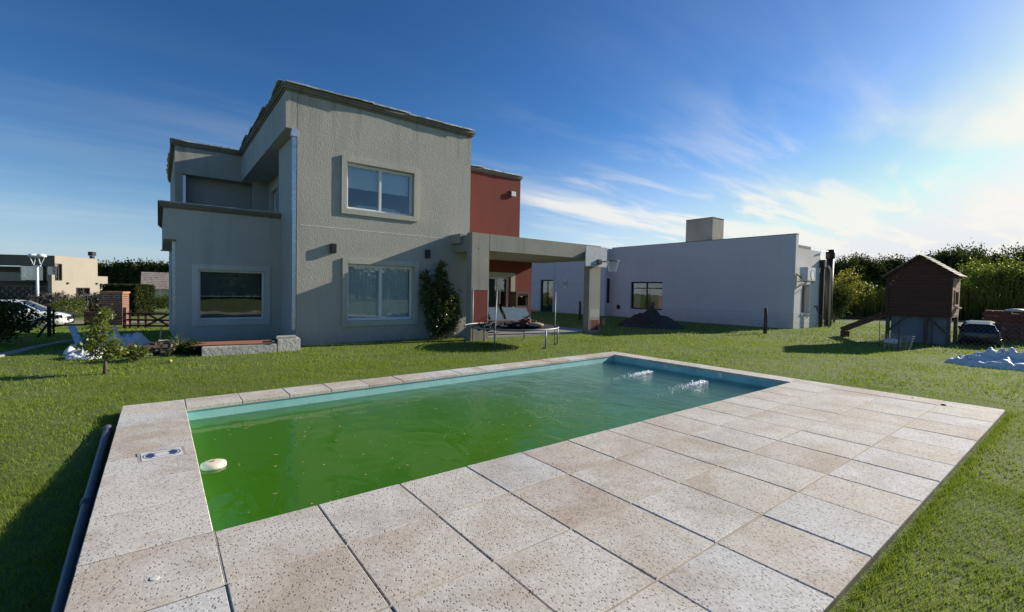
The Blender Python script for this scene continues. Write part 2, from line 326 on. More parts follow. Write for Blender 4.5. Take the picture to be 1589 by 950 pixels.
# ------------------------------------------------------------------ builders
class MB:
    """collects faces; T maps local coordinates to the world"""
    def __init__(s, T=None): s.v = []; s.f = []; s.T = T or (lambda p: p)
    def add(s, vs, fs):
        b = len(s.v); s.v += [tuple(s.T(p)) for p in vs]; s.f += [tuple(b+i for i in f) for f in fs]; return s
    def box(s, x0, x1, y0, y1, z0, z1):
        return s.add([(x, y, z) for z in (z0, z1) for x, y in ((x0, y0), (x1, y0), (x1, y1), (x0, y1))],
                     [(3, 2, 1, 0), (4, 5, 6, 7), (0, 1, 5, 4), (1, 2, 6, 5), (2, 3, 7, 6), (3, 0, 4, 7)])
    def bar(s, a, b, w, h=None, upv=(0, 0, 1)):
        a, b = Vector(a), Vector(b); h = h or w; d = (b-a).normalized(); u = Vector(upv)
        if abs(d.dot(u)) > .98: u = Vector((1, 0, 0))
        x = d.cross(u).normalized()*w/2; y = x.cross(d).normalized()*h/2
        vs = [p+i*x+j*y for p in (a, b) for i, j in ((-1, -1), (1, -1), (1, 1), (-1, 1))]
        return s.add(vs, [(3, 2, 1, 0), (4, 5, 6, 7), (0, 1, 5, 4), (1, 2, 6, 5), (2, 3, 7, 6), (3, 0, 4, 7)])
    def tube(s, pts, r, n=8, cap=True):
        pts = [Vector(p) for p in pts]; rs = r if isinstance(r, (list, tuple)) else [r]*len(pts); vs = []; fs = []
        for i, p in enumerate(pts):
            d = (pts[min(i+1, len(pts)-1)]-pts[max(i-1, 0)]).normalized(); u = Vector((0, 0, 1)) if abs(d.z) < .9 else Vector((1, 0, 0))
            x = d.cross(u).normalized(); y = x.cross(d).normalized()
            vs += [p+rs[i]*(x*math.cos(2*math.pi*k/n)+y*math.sin(2*math.pi*k/n)) for k in range(n)]
        for i in range(len(pts)-1):
            for k in range(n): fs.append((i*n+k, i*n+(k+1) % n, (i+1)*n+(k+1) % n, (i+1)*n+k))
        if cap: fs += [tuple(range(n-1, -1, -1)), tuple((len(pts)-1)*n+k for k in range(n))]
        return s.add(vs, fs)
    def lathe(s, c, prof, n=16):
        vs = []; fs = []
        for r, z in prof: vs += [(c[0]+r*math.cos(2*math.pi*k/n), c[1]+r*math.sin(2*math.pi*k/n), c[2]+z) for k in range(n)]
        for i in range(len(prof)-1):
            for k in range(n): fs.append((i*n+k, i*n+(k+1) % n, (i+1)*n+(k+1) % n, (i+1)*n+k))
        fs += [tuple(range(n-1, -1, -1)), tuple((len(prof)-1)*n+k for k in range(n))]
        return s.add(vs, fs)
    def prism(s, poly, z0, z1):
        n = len(poly); vs = [(x, y, z0) for x, y in poly]+[(x, y, z1) for x, y in poly]
        return s.add(vs, [tuple(range(n-1, -1, -1)), tuple(range(n, 2*n))]+[(i, (i+1) % n, n+(i+1) % n, n+i) for i in range(n)])
    def build(s, name, mat, parent=None, smooth=False, bevel=0., fix=True):
        c = Vector((sum(v[0] for v in s.v)/len(s.v), sum(v[1] for v in s.v)/len(s.v), min(v[2] for v in s.v)))
        me = bpy.data.meshes.new(name); me.from_pydata([Vector(v)-c for v in s.v], [], s.f)
        if fix or bevel:
            bm = bmesh.new(); bm.from_mesh(me)
            if fix: bmesh.ops.recalc_face_normals(bm, faces=bm.faces)
            if bevel: bmesh.ops.bevel(bm, geom=bm.edges[:], offset=bevel, segments=2, affect='EDGES', clamp_overlap=True)
            bm.to_mesh(me); bm.free()
        me.materials.append(mat)
        if smooth: me.polygons.foreach_set('use_smooth', [True]*len(me.polygons))
        return link(name, me, c, parent)
def link(name, me, loc, parent=None):
    o = bpy.data.objects.new(name, me); COL.objects.link(o)
    if parent is not None:
        o.parent = parent; o.location = Vector(loc)-world_loc(parent)
    else: o.location = loc
    return o
def world_loc(o):
    v = Vector(o.location)
    while o.parent: o = o.parent; v += Vector(o.location)
    return v
def tag(o, label=None, cat=None, group=None, kind=None):
    if label: o['label'] = label
    if cat: o['category'] = cat
    if group: o['group'] = group
    if kind: o['kind'] = kind
    return o
def thing(name, loc, label, cat, group=None):
    o = bpy.data.objects.new(name, None); COL.objects.link(o); o.location = loc; o.empty_display_size = .2
    return tag(o, label, cat, group)
def copy_thing(root, loc, label=None, rz=None, scale=None):
    r = root.copy(); COL.objects.link(r); r.location = loc
    if label: r['label'] = label
    if rz is not None: r.rotation_euler.z = rz
    if scale: r.scale = (scale,)*3
    for ch in root.children:
        c = ch.copy(); COL.objects.link(c); c.parent = r
        for g in ch.children:
            d = g.copy(); COL.objects.link(d); d.parent = c
    return r
def one(mb, name, mat, label, cat, group=None, **k): return tag(mb.build(name, mat, **k), label, cat, group)
def struct(mb, name, mat, **k): return tag(mb.build(name, mat, **k), kind='structure')

def TY(y0):  return lambda p: (p[0], y0-p[1], p[2])      # wall facing -Y: local (x, outward, z)
def TX(x0):  return lambda p: (x0-p[1], p[0], p[2])      # wall facing -X: local (y, outward, z)
def wallmesh(T, a0, a1, z0, z1, th, holes=()):
    """one wall slab, holes = (a0,a1,z0,z1), outward face at d=0"""
    mb = MB(T); A = sorted({a0, a1, *[h[i] for h in holes for i in (0, 1)]}); Z = sorted({z0, z1, *[h[i] for h in holes for i in (2, 3)]})
    def solid(i, j):
        if not (0 <= i < len(A)-1 and 0 <= j < len(Z)-1): return False
        ca, cz = (A[i]+A[i+1])/2, (Z[j]+Z[j+1])/2
        return not any(h[0] < ca < h[1] and h[2] < cz < h[3] for h in holes)
    for i in range(len(A)-1):
        for j in range(len(Z)-1):
            if not solid(i, j): continue
            a, b, c, d = A[i], A[i+1], Z[j], Z[j+1]
            mb.add([(a, 0, c), (b, 0, c), (b, 0, d), (a, 0, d)], [(0, 1, 2, 3)]); mb.add([(a, -th, c), (b, -th, c), (b, -th, d), (a, -th, d)], [(3, 2, 1, 0)])
            if not solid(i-1, j): mb.add([(a, 0, c), (a, 0, d), (a, -th, d), (a, -th, c)], [(0, 1, 2, 3)])
            if not solid(i+1, j): mb.add([(b, 0, c), (b, 0, d), (b, -th, d), (b, -th, c)], [(3, 2, 1, 0)])
            if not solid(i, j-1): mb.add([(a, 0, c), (b, 0, c), (b, -th, c), (a, -th, c)], [(3, 2, 1, 0)])
            if not solid(i, j+1): mb.add([(a, 0, d), (b, 0, d), (b, -th, d), (a, -th, d)], [(0, 1, 2, 3)])
    return mb
def ring(mb, a0, a1, z0, z1, w, d0, d1):
    ws = w if isinstance(w, tuple) else (w,)*4                        # left, right, bottom, top
    mb.box(a0, a0+ws[0], d0, d1, z0, z1); mb.box(a1-ws[1], a1, d0, d1, z0, z1)
    mb.box(a0+ws[0], a1-ws[1], d0, d1, z0, z0+ws[2]); mb.box(a0+ws[0], a1-ws[1], d0, d1, z1-ws[3], z1); return mb
def room(T, a0, a1, z0, z1, d0, dep):
    mb = MB(T)
    mb.add([(a0, -d0, z0), (a1, -d0, z0), (a1, -d0, z1), (a0, -d0, z1), (a0, -dep, z0), (a1, -dep, z0), (a1, -dep, z1), (a0, -dep, z1)],
           [(4, 5, 6, 7), (0, 1, 5, 4), (1, 2, 6, 5), (2, 3, 7, 6), (3, 0, 4, 7)]); return mb
def cornice(path, z0, steps, mat, parent, inner=.25):
    """moulding round an open outline; outline runs so that the outside is on its right"""
    pts = [Vector((x, y)) for x, y in path]; nor = []
    for i in range(len(pts)-1):
        d = (pts[i+1]-pts[i]).normalized(); nor.append(Vector((d.y, -d.x)))
    def off(k):
        out = []
        for i, p in enumerate(pts):
            if i == 0: out.append(p+nor[0]*k)
            elif i == len(pts)-1: out.append(p+nor[-1]*k)
            else:
                a, b = nor[i-1], nor[i]; out.append(p+(a+b)*(k/(1+a.dot(b))))
        return out
    mb = MB(); z = z0; inn = off(-inner)
    for dz, o in steps:
        ou = off(o)
        for i in range(len(pts)-1):
            mb.prism([tuple(ou[i]), tuple(ou[i+1]), tuple(inn[i+1]), tuple(inn[i])], z, z+dz)
        z += dz
    return mb.build('cornice', mat, parent)
def flashing(path, z, out, parent, seg=1.1, mat=None):
    """loose bent metal sheets lying on the parapet"""
    for i in range(len(path)-1):
        a, b = Vector(path[i]), Vector(path[i+1]); L = (b-a).length; d = (b-a)/L; n = Vector((d.y, -d.x)); k = max(1, round(L/seg))
        for j in range(k):
            s0, s1 = L*j/k-.02, L*(j+1)/k+.03; rr = random.uniform
            mb = MB(); o0, o1 = out+rr(-.02, .05), out+rr(-.02, .08); h0, h1 = rr(0.005, .03), rr(.005, .07)
            m_ = 5; vs = []
            for q in range(m_+1):
                s_ = s0+(s1-s0)*q/m_; f = q/m_; oo = o0+(o1-o0)*f+rr(-.006, .006); hh = h0+(h1-h0)*f+rr(-.004, .006)
                for (t, zz) in ((oo, hh-.035), (oo+.004, hh+.004), (-.26, .02+hh*.3), (-.26, .016+hh*.3), (oo-.004, hh-.004), (oo-.004, hh-.035)):
                    p = a+d*s_+n*t; vs.append((p.x, p.y, z+zz))
            fs = [tuple(q*6+c for c in (0, 1, 2, 3, 4, 5)) for q in (0, m_)]
            for q in range(m_):
                for c in range(6): fs.append((q*6+c, q*6+(c+1) % 6, (q+1)*6+(c+1) % 6, (q+1)*6+c))
            mb.add(vs, fs); mb.build('flashing_sheet', mat or M['flash'], parent)
def rawmesh(name, verts, tris_or_quads, mat, attr=None, parent=None, k=4, loc=(0, 0, 0)):
    me = bpy.data.meshes.new(name); nv = len(verts); nf = len(tris_or_quads)
    me.vertices.add(nv); me.vertices.foreach_set('co', np.ascontiguousarray(verts, np.float32).ravel())
    me.loops.add(nf*k); me.loops.foreach_set('vertex_index', np.ascontiguousarray(tris_or_quads, np.int32).ravel())
    me.polygons.add(nf); me.polygons.foreach_set('loop_start', np.arange(0, nf*k, k, dtype=np.int32))
    if attr is not None:
        a = me.attributes.new('v', 'FLOAT', 'POINT'); a.data.foreach_set('value', np.ascontiguousarray(attr, np.float32))
    me.update(calc_edges=True); me.validate(); me.materials.append(mat)
    return link(name, me, loc, parent)
def leafcloud(P, size, var=None, droop=.0, aspect=.5):
    """P (n,3) leaf centres -> diamond quads with random facing"""
    n = len(P); d = rng.normal(size=(n, 3)); d[:, 2] = d[:, 2]*.7-droop; d /= np.linalg.norm(d, axis=1)[:, None]
    e = np.cross(d, rng.normal(size=(n, 3))); e /= np.linalg.norm(e, axis=1)[:, None]
    s = size*rng.uniform(.6, 1.3, (n, 1)); nn = np.cross(d, e)
    V = np.stack([P-d*s*.5, P+e*s*aspect*.5+nn*s*.08, P+d*s*.5, P-e*s*aspect*.5+nn*s*.08], 1).reshape(-1, 3)
    F = np.arange(4*n).reshape(-1, 4); a = np.repeat(var if var is not None else rng.uniform(0, 1, n), 4)
    return V, F, a
def clumps(c, rad, nc, per, spread, seed=0, shell=.55):
    """points gathered in clumps inside an uneven ellipsoid"""
    g = np.random.default_rng(seed); d = g.normal(size=(nc, 3)); d /= np.linalg.norm(d, axis=1)[:, None]
    r = g.uniform(shell**3, 1, nc)**(1/3); lump = np.array([.8+.45*noise.noise(Vector(x)*1.7+Vector((seed, 0, 0))) for x in d])
    cc = np.array(c)+d*(r*lump)[:, None]*np.array(rad)
    P = np.repeat(cc, per, 0)+g.normal(size=(nc*per, 3))*spread*g.uniform(.5, 1.3, (nc, 1)).repeat(per, 0)
    tone = np.repeat(g.uniform(0, 1, nc), per)*.6+g.uniform(0, .4, nc*per)
    return P, tone
def tree(x, y, z, h, crown_r, crown_z, leaf, mat, label, cat='tree', group=None, seed=0, nc=70, per=34, name='tree', size=.3, spread=.45, trunk=True, shell=.45):
    t = thing(name, (x, y, z), label, cat, group)
    ch = (h-crown_z); P, tone = clumps((0, 0, crown_z+ch/2), (crown_r, crown_r, ch/2), nc, per, spread, seed, shell)
    P[:, 2] = np.maximum(P[:, 2], .05)
    V, F, a = leafcloud(P, size, tone, aspect=.6); o = rawmesh('crown', V, F, mat, a, t, loc=(x, y, z))
    if trunk:
        g = random.Random(seed); mb = MB(); r0 = .035*h
        top = (g.uniform(-.2, .2), g.uniform(-.2, .2), crown_z+ch*.6)
        mb.tube([(0, 0, -.3), (top[0]*.3, top[1]*.3, top[2]*.4), top], [r0, r0*.75, r0*.25], 8)
        for k in range(6):
            an = g.uniform(0, 6.28); zz = g.uniform(crown_z*.7, crown_z+ch*.4); L = crown_r*g.uniform(.5, .85)
            mb.tube([(0, 0, zz), (math.cos(an)*L*.5, math.sin(an)*L*.5, zz+L*.35), (math.cos(an)*L, math.sin(an)*L, zz+L*.8)], [r0*.4, r0*.25, r0*.08], 6)
        mb.v = [(a_+x, b_+y, c_+z) for a_, b_, c_ in mb.v]; mb.build('trunk', M['bark'], t, True)
    return t

# ------------------------------------------------------------------ ground
def sst(a, b, x):
    t = np.clip((x-a)/(b-a), 0, 1); return t*t*(3-2*t)
def G(x, y):
    x = np.asarray(x, float); y = np.asarray(y, float)
    drop = np.clip(y-12, 0, 15)*.05+np.clip(y-27, 0, 60)*.006
    z = -.1-drop*(1-sst(1.5, 9, x-np.clip(y-26, 0, 40)*.35))
    z = z+.055*sst(0, 1.5, x)*(1-sst(4.6, 8, y))*(1-sst(12, 17, x))
    z = z-np.where(x < -.55, 1, 0)*np.interp(y, [-6, -.5, 1.1, 1.8, 3, 4], [.42, .26, .12, .08, .0, 0])*(1-.6*sst(2, 8, -x))
    return z
def Gf(x, y): return float(G(x, y))
xs = np.unique(np.concatenate([np.linspace(-600, -30, 12), np.arange(-30, -4, 1.5), np.arange(-4, -.6, .25), [-.58, -.52, 8.6], np.arange(0, 8.5, .5), np.arange(9, 30, .75), np.arange(30, 80, 4), np.linspace(80, 900, 12)]))
ys = np.unique(np.concatenate([np.linspace(-600, -20, 10), np.arange(-20, -6, 1.5), np.arange(-6, 3.6, .25), [-2.42, 3.92], np.arange(4, 32, .5), np.arange(32, 100, 4), np.linspace(100, 900, 12)]))
XX, YY = np.meshgrid(xs, ys, indexing='ij'); ZZ = G(XX, YY)
ZZ = ZZ+np.array([[noise.noise(Vector((a*.6, b*.6, 0)))*.018 if abs(a) < 40 and abs(b) < 60 else 0 for b in ys] for a in xs])
idx = np.arange(XX.size).reshape(XX.shape)
Fq = []
for i in range(len(xs)-1):
    for j in range(len(ys)-1):
        cx_, cy_ = (xs[i]+xs[i+1])/2, (ys[j]+ys[j+1])/2
        if -.58 < cx_ < 8.6 and -2.42 < cy_ < 3.92: continue
        Fq.append((idx[i, j], idx[i+1, j], idx[i+1, j+1], idx[i, j+1]))
g = rawmesh('lawn', np.stack([XX, YY, ZZ], -1).reshape(-1, 3), np.array(Fq), M['ground']); tag(g, kind='structure')
g.data.polygons.foreach_set('use_smooth', [True]*len(g.data.polygons))

# ------------------------------------------------------------------ pool, deck, water
XR = 8.31
def yfar(x): return 3.45+.40*x/XR            # inner far edge (the pool is not quite square)
def yout(x): return 3.96+.27*(x+.62)/9.4     # outer far edge
def ynear(x): return 0.0
tiles = []
def quadtile(p, z1=0., z0=-.045, gap=.0035):
    p = [Vector((a, b)) for a, b in p]; c = sum(p, Vector((0, 0)))/4
    q = []
    for a in p:
        d = (c-a); q.append(a+Vector((math.copysign(gap+random.uniform(-.0008, .0012), d.x), math.copysign(gap+.0026+random.uniform(-.0008, .0012), d.y))))
    b = .005; dz = random.uniform(-.0022, .0022); tilt = (random.uniform(-.0022, .0022), random.uniform(-.0022, .0022))
    rings = []
    for ins, z in ((0, z0), (0, z1-b), (b*.9, z1)):
        rings.append([(a.x+math.copysign(ins, c.x-a.x)+random.uniform(-.0008, .0008), a.y+math.copysign(ins, c.y-a.y), z+dz+((a.x-c.x)*tilt[0]+(a.y-c.y)*tilt[1]) if z > z0 else z) for a in q])
    vs = rings[0]+rings[1]+rings[2]
    fs = [(3, 2, 1, 0), (8, 9, 10, 11)]+[(r*4+i, r*4+(i+1) % 4, r*4+4+(i+1) % 4, r*4+4+i) for r in (0, 1) for i in range(4)]
    tiles.append((vs, fs))
ROWS = [0, -.61, -1.24, -1.865, -2.475]
CX = [i*.5925 for i in range(14)]+[XR, 8.75]
for j in range(4):
    for i in range(len(CX)-1):
        quadtile([(CX[i], ROWS[j+1]), (CX[i+1], ROWS[j+1]), (CX[i+1], ROWS[j]), (CX[i], ROWS[j])])
YL = [-3.1, -2.475, -1.865, -1.24, -.62, 0, .60, 1.18, 1.76, 2.33, 2.90, 3.45, 3.96]
for j in range(1, len(YL)-1): quadtile([(-.61, YL[j]), (0, YL[j]), (0, YL[j+1]), (-.61, YL[j+1] if j < len(YL)-2 else 3.96)])
xf = [0]+[.03+.562*i for i in range(1, 15)]+[XR]
for i in range(len(xf)-1):
    a, b = xf[i], xf[i+1]; quadtile([(a, yfar(a)), (b, yfar(b)), (b, yout(b)), (a, yout(a))])
yr = [0, .55, 1.1, 1.65, 2.2, 2.75, 3.3, yfar(XR)]
for i in range(len(yr)-1): quadtile([(XR, yr[i]), (8.75, yr[i]), (8.75, yr[i+1]), (XR, yr[i+1])])
quadtile([(XR, yfar(XR)), (8.75, yfar(XR)), (8.75, yout(8.75)), (XR, yout(XR))])
dk = MB()   # the bed below the tiles
dk.prism([(-.60, -2.47), (8.74, -2.47), (8.74, -.03), (-.60, -.03)], -.55, -.012)
dk.prism([(-.60, -.03), (-.03, -.03), (-.03, 3.48), (-.60, 3.48)], -.55, -.012)
dk.prism([(8.34, -.03), (8.74, -.03), (8.74, yfar(XR)+.03), (8.34, yfar(XR)+.03)], -.55, -.012)
dk.prism([(-.60, 3.50), (8.74, yfar(XR)+.06), (8.74, yout(8.74)-.01), (-.60, 3.95)], -.55, -.012)
deck = struct(dk, 'pool_deck', M['mortar'])
for vs, fs in tiles:
    mb = MB(); mb.add(vs, fs); mb.build('tile', M['tile'], deck, fix=False)
jt = MB()
for j, yj in enumerate(ROWS[1:4]): jt.box(-.6, 8.74, yj-.0058, yj+.0058, -.011, -.006)
jt.box(-.0032, .0032, -2.47, -.001, -.0111, -.004); tag(jt.build('joint_mortar', M['paleMortar'], deck))
pool = thing('swimming_pool', (4, 1.7, -1.5), 'rectangular sunken swimming pool with pale turquoise walls, half full of green water', 'swimming pool')
def basin_wall(poly, z0, z1, nm='pool_wall'):
    mb = MB(); mb.prism(poly, z0, z1); return mb.build(nm, M['basin' if nm != 'pool_step' else 'stepgreen'], pool)
I = -.02
basin_wall([(-.004, yfar(0)-I), (XR-I, yfar(XR)-I), (XR-I, yfar(XR)+.15), (-.004, yfar(0)+.15)], -1.5, -.047)
basin_wall([(XR-I, -.0), (XR+.15, 0.0), (XR+.15, yfar(XR)+.15), (XR-I+.001, yfar(XR)+.15)], -1.5, -.0475)
basin_wall([(-.15, -.0), (I, 0.0), (I, 3.5), (-.15, 3.5)], -1.5, -.0472)
basin_wall([(-.14, -.16), (XR+.14, -.16), (XR+.14, I), (-.14, I)], -1.5, -.0478)
basin_wall([(-.1, -.1), (XR+.1, -.1), (XR+.1, 3.95), (-.1, 3.55)], -1.62, -1.45, 'pool_floor')
basin_wall([(6.35, -.03), (XR+.03, -.03), (XR+.03, yfar(XR)+.03), (6.35, yfar(6.35)+.03)], -1.46, -.36, 'pool_step')
WL = -.165
wt = MB(); wt.prism([(-.022, -.022), (XR+.022, -.022), (XR+.022, yfar(XR)+.022), (-.022, yfar(0)+.022)], -1.455, WL)
struct(wt, 'water', M['water'])
for (u_, yj) in ((0, 2.45), (1, 1.25)):
    mb = MB(TX(XR-I)); mb.T = (lambda p, yj=yj: (XR+.02-p[2], yj+p[0], WL+.075+p[1])); mb.lathe((0, 0, 0), [(.045, 0), (.045, .012), (.02, .016), (.02, .002)], 14)
    mb.build('return_fitting', M['whiteplastic'], pool)
# foam where the jets break the surface
def foam(y0, name_label):
    mb = MB(); g = random.Random(int(y0*10))
    for k in range(420):
        t = abs(g.gauss(0, .6)); x = 7.98-t*1.15; y = y0+.10-t*.10+g.gauss(0, .035+.045*t); s_ = g.uniform(.004, .017)*(1.2-min(t, 1)*.6)
        h = g.uniform(.15, 1.)*max(.004, .022*(1-t*1.1)) if g.random() < .4 else .003
        n = 6; a0 = g.uniform(0, 6); el = g.uniform(1., 3.2)
        base = [(x+s_*el*math.cos(a0+6.283*i/n)*g.uniform(.6, 1.2), y+s_*math.sin(a0+6.283*i/n)*g.uniform(.6, 1.2), WL-.004) for i in range(n)]
        mb.add(base+[(x+g.gauss(0, .006), y, WL+h)], [(i, (i+1) % n, n) for i in range(n)])
    o = one(mb, 'splash', M['foam'], name_label, 'splash'); o['kind'] = 'stuff'; return o
foam(2.45, 'white splash of the pool jet farther from the camera, near the pool corner')
foam(1.25, 'white splash of the pool jet nearer the tiled deck')
# floating specks on the still end
mb = MB(); g = random.Random(3)
for k in range(170):
    x = g.uniform(.2, 5.5); y = g.uniform(.1, 3.2); s_ = g.uniform(.003, .010); a = g.uniform(0, 6.28); l = g.uniform(1, 3.)
    c_, s2 = math.cos(a)*s_, math.sin(a)*s_
    mb.add([(x-c_*l, y-s2*l, WL+.002), (x+s2, y-c_, WL+.003), (x+c_*l, y+s2*l, WL+.002), (x-s2, y+c_, WL+.003)], [(0, 1, 2, 3)])
tag(mb.build('floating_debris', M['oldwood'], fix=False), 'tiny leaf bits and specks floating on the green water', 'debris', kind='stuff')
# chlorine float
fl = thing('chlorine_float', (.12, 1.66, WL), 'round cream plastic chlorine float against the left pool edge', 'pool float')
mb = MB(); mb.lathe((.13, 1.66, WL-.02), [(.02, -.03), (.085, -.01), (.105, .02), (.10, .05), (.07, .062), (.02, .066)], 24); mb.build('float_body', M['cream'], fl, True)
mb = MB(); mb.lathe((.13, 1.66, WL+.046), [(.018, 0), (.018, .006), (.008, .007)], 12); mb.build('cap', M['oldwood'], fl)
# skimmer lid
sk = thing('skimmer_lid', (-.24, 1.72, 0), 'square white skimmer lid with a navy round print set in the coping tiles', 'skimmer lid')
T_ = lambda p: (-.24+p[0]*math.cos(.06)-p[1]*math.sin(.06), 1.73+p[0]*math.sin(.06)+p[1]*math.cos(.06), p[2])
mb = MB(T_); mb.box(-.165, .165, -.14, .14, -.01, .0025); mb.build('frame', M['paleMortar'], sk)
mb = MB(T_); mb.box(-.142, .142, -.12, .12, -.01, .0045); mb.build('lid', M['whiteplastic'], sk)
def arc(mb, r0, r1, a0, a1, z0, z1, n=20, ey=.85):
    for k in range(n):
        p, q = a0+(a1-a0)*k/n, a0+(a1-a0)*(k+1)/n
        mb.prism([(r0*math.cos(p), r0*math.sin(p)*ey), (r1*math.cos(p), r1*math.sin(p)*ey), (r1*math.cos(q), r1*math.sin(q)*ey), (r0*math.cos(q), r0*math.sin(q)*ey)], z0, z1)
mb = MB(T_); arc(mb, .125, .132, 0, 6.2832, .004, .0055, 32)
for c_ in (0, math.pi): arc(mb, .055, .112, c_-.8, c_+.8, .004, .0056, 12)
mb.build('print', M['bluepaint'], sk)
mb = MB(T_)
for s_ in (-1, 1):
    for k in range(7): mb.box(-.045+k*.013, -.037+k*.013, s_*.058-.004, s_*.058+.004, .004, .0054)
tag(mb.build('print', M['black'], sk), kind='stuff')
one(MB().lathe((-.28, -.36, .0), [(.02, 0), (.02, .003), (.01, .004)], 14), 'tile_plug', M['whiteplastic'], 'small round pale plug in the tile at the bottom left corner', 'plug')
# pipe along the deck
pp = thing('drain_pipe', (-.7, 1.5, -.2), 'dark grey plastic pipe lying on the grass along the left edge of the deck', 'pipe')
def pz(y): return Gf(-.75, y)+.05
mb = MB(); mb.tube([(-.685+.0*y, y, pz(y)) for y in np.linspace(3.12, -2.2, 14)], .032, 14); mb.build('pipe', M['pvc'], pp, True)
for y in (3.1, 1.35):
    mb = MB(); mb.tube([(-.685, y+.035, pz(y)), (-.685, y+.03, pz(y)), (-.685, y-.05, pz(y)), (-.685, y-.055, pz(y))], [.034, .041, .041, .034], 14); mb.build('coupling', M['pvc'], pp, True)
for i, (x, y, s_) in enumerate(((8.35, -1.92, .028), (8.55, -1.55, .012))):
    one(MB().lathe((x, y, .002), [(s_, 0), (s_*1.1, s_*.3), (s_*.5, s_*.6)], 7), 'clod', M['soil'], ['small dark clod on the far right corner of the deck, the bigger one', 'tiny dark crumb near the far right edge of the deck'][i], 'clod')

# ------------------------------------------------------------------ main house
H = thing('main_house', (5, 12, -.1), 'two-storey grey stucco house with flat parapets, red rear block and concrete porch by the pool', 'house')
YF = 9.78; XL = 2.62; XRF = 7.96; XO = 2.34
T1 = TY(YF)
W1 = (3.90, 5.92, 3.67, 4.97); W2 = (3.94, 5.96, .52, 2.14)
def win_y(T, a0, a1, z0, z1, name='window', surround=.15, sw=None, prot=.045, panes=2, rev=.13, blind=None, room_d=1.6, frame=M['alu'], sur_mat=None, parent=None, fwid=.05, mull=None):
    """frame in a reveal with surround, panes, blind and a dark room behind"""
    parent = parent or H
    if surround:
        sb = MB(T); ring(sb, a0-surround, a1+surround, z0-surround, z1+surround, surround, -.002, prot); sb.build('window_surround', sur_mat or M['surround'], parent, bevel=.004)
    mb = MB(T); ring(mb, a0+.002, a1-.002, z0+.002, z1-.002, fwid, -rev-.06, -rev+.03)
    step = (a1-a0)/panes
    for k in range(1, panes):
        c = a0+step*k if mull is None else mull
        mb.box(c-.028, c+.028, -rev-.045, -rev+.02, z0+fwid, z1-fwid)
    wf = mb.build(name, frame, parent)
    e = fwid+.003
    cuts = [a0+e]+[a0+step*k if mull is None else mull for k in range(1, panes)]+[a1-e]
    for k in range(panes):
        l = cuts[k]+(.03 if k else 0); r = cuts[k+1]-(.03 if k < panes-1 else 0)
        gb = MB(T); gb.box(l, r, -rev-.012-.012*(k % 2), -rev-.006-.012*(k % 2), z0+e, z1-e); gb.build('pane', M['glass'], wf)
        if panes > 1:
            sb = MB(T); ring(sb, l, r, z0+e, z1-e, .022, -rev-.022-.01*(k % 2), -rev+.006-.01*(k % 2)); sb.build('sash', frame, wf)
    if blind == 'roller_half':
        b = MB(T); b.box(a0+.06, a1-.06, -rev-.13, -rev-.125, z0+(z1-z0)*.49, z1-.02); b.build('blind', M['blindwhite'], wf)
    elif blind == 'roller_dark':
        zb = z0+(z1-z0)*.48; b = MB(T); b.box(a0+.06, a1-.06, -rev-.13, -rev-.125, zb, z1-.02); o = b.build('blind', M['blinddark'], wf)
        b = MB(T); b.box(a0+.06, a1-.06, -rev-.135, -rev-.115, zb-.025, zb); b.build('blind_bar', M['blindgrey'], wf)
    elif blind == 'vertical':
        b = MB(T); n = 17; w = (a1-a0-.12)/n
        for k in range(n):
            c = a0+.06+w*(k+.5); b.add([(c-w*.58, -rev-.10, z0+.04), (c+w*.58, -rev-.118, z0+.04), (c+w*.58, -rev-.118, z1-.04), (c-w*.58, -rev-.10, z1-.04)], [(0, 1, 2, 3)])
        tag(b.build('blind_slats', M['blindgrey'], wf, fix=False), kind='stuff')
    room(T, a0-.3, a1+.3, z0-.3, z1+.2, .26, room_d).build('room', M['room'], parent)
    return wf
wallmesh(T1, XL, XRF, -.3, 6.5, .25, [W1, W2]).build('front_wall', M['stucco'], H)
win_y(T1, *W1, blind='roller_half'); win_y(T1, *W2, blind='vertical')
pw = MB(lambda p: (4.95+p[0], YF+.36+p[1], 3.66+p[2]))
pw.lathe((0, 0, 0), [(.1, 0), (.5, .02), (.56, .09), (.55, .17), (.42, .22), (.1, .23)], 24)
pw.v = [(4.95+(v[0]-4.95)*1.35, YF+.45+(v[1]-YF-.36)*.18, v[2]) for v in pw.v]
one(pw, 'pillow', M['pillow'], 'rounded white cushion behind the glass on the upper window sill', 'cushion', smooth=True)
mb = MB(); mb.box(XO, XL-.002, YF+.003, 17.58, 5.56, 6.5); mb.box(XL-.002, 7.69, YF+.25, 17.58, 5.56, 5.9); mb.build('parapet_band', M['stucco_pale'], H)
mb = MB(); mb.box(XO+.01, 7.6, 17.581, 19.2, 5.53, 5.9); mb.build('terrace_ceiling', M['stucco'], H)
mb = MB(); mb.box(XO+.001, XL-.003, YF-.001, YF+.0028, 5.561, 6.499); mb.build('parapet_band', M['stucco'], H)
mb = MB(); mb.box(.23, XO-.002, 17.58, 19, 5.52, 6.5); mb.box(.235, .45, 17.6, 26, 3.2, 5.519); mb.box(.236, 2.3, 19.01, 26, 5.5, 6.495); mb.build('parapet_band', M['stucco'], H)
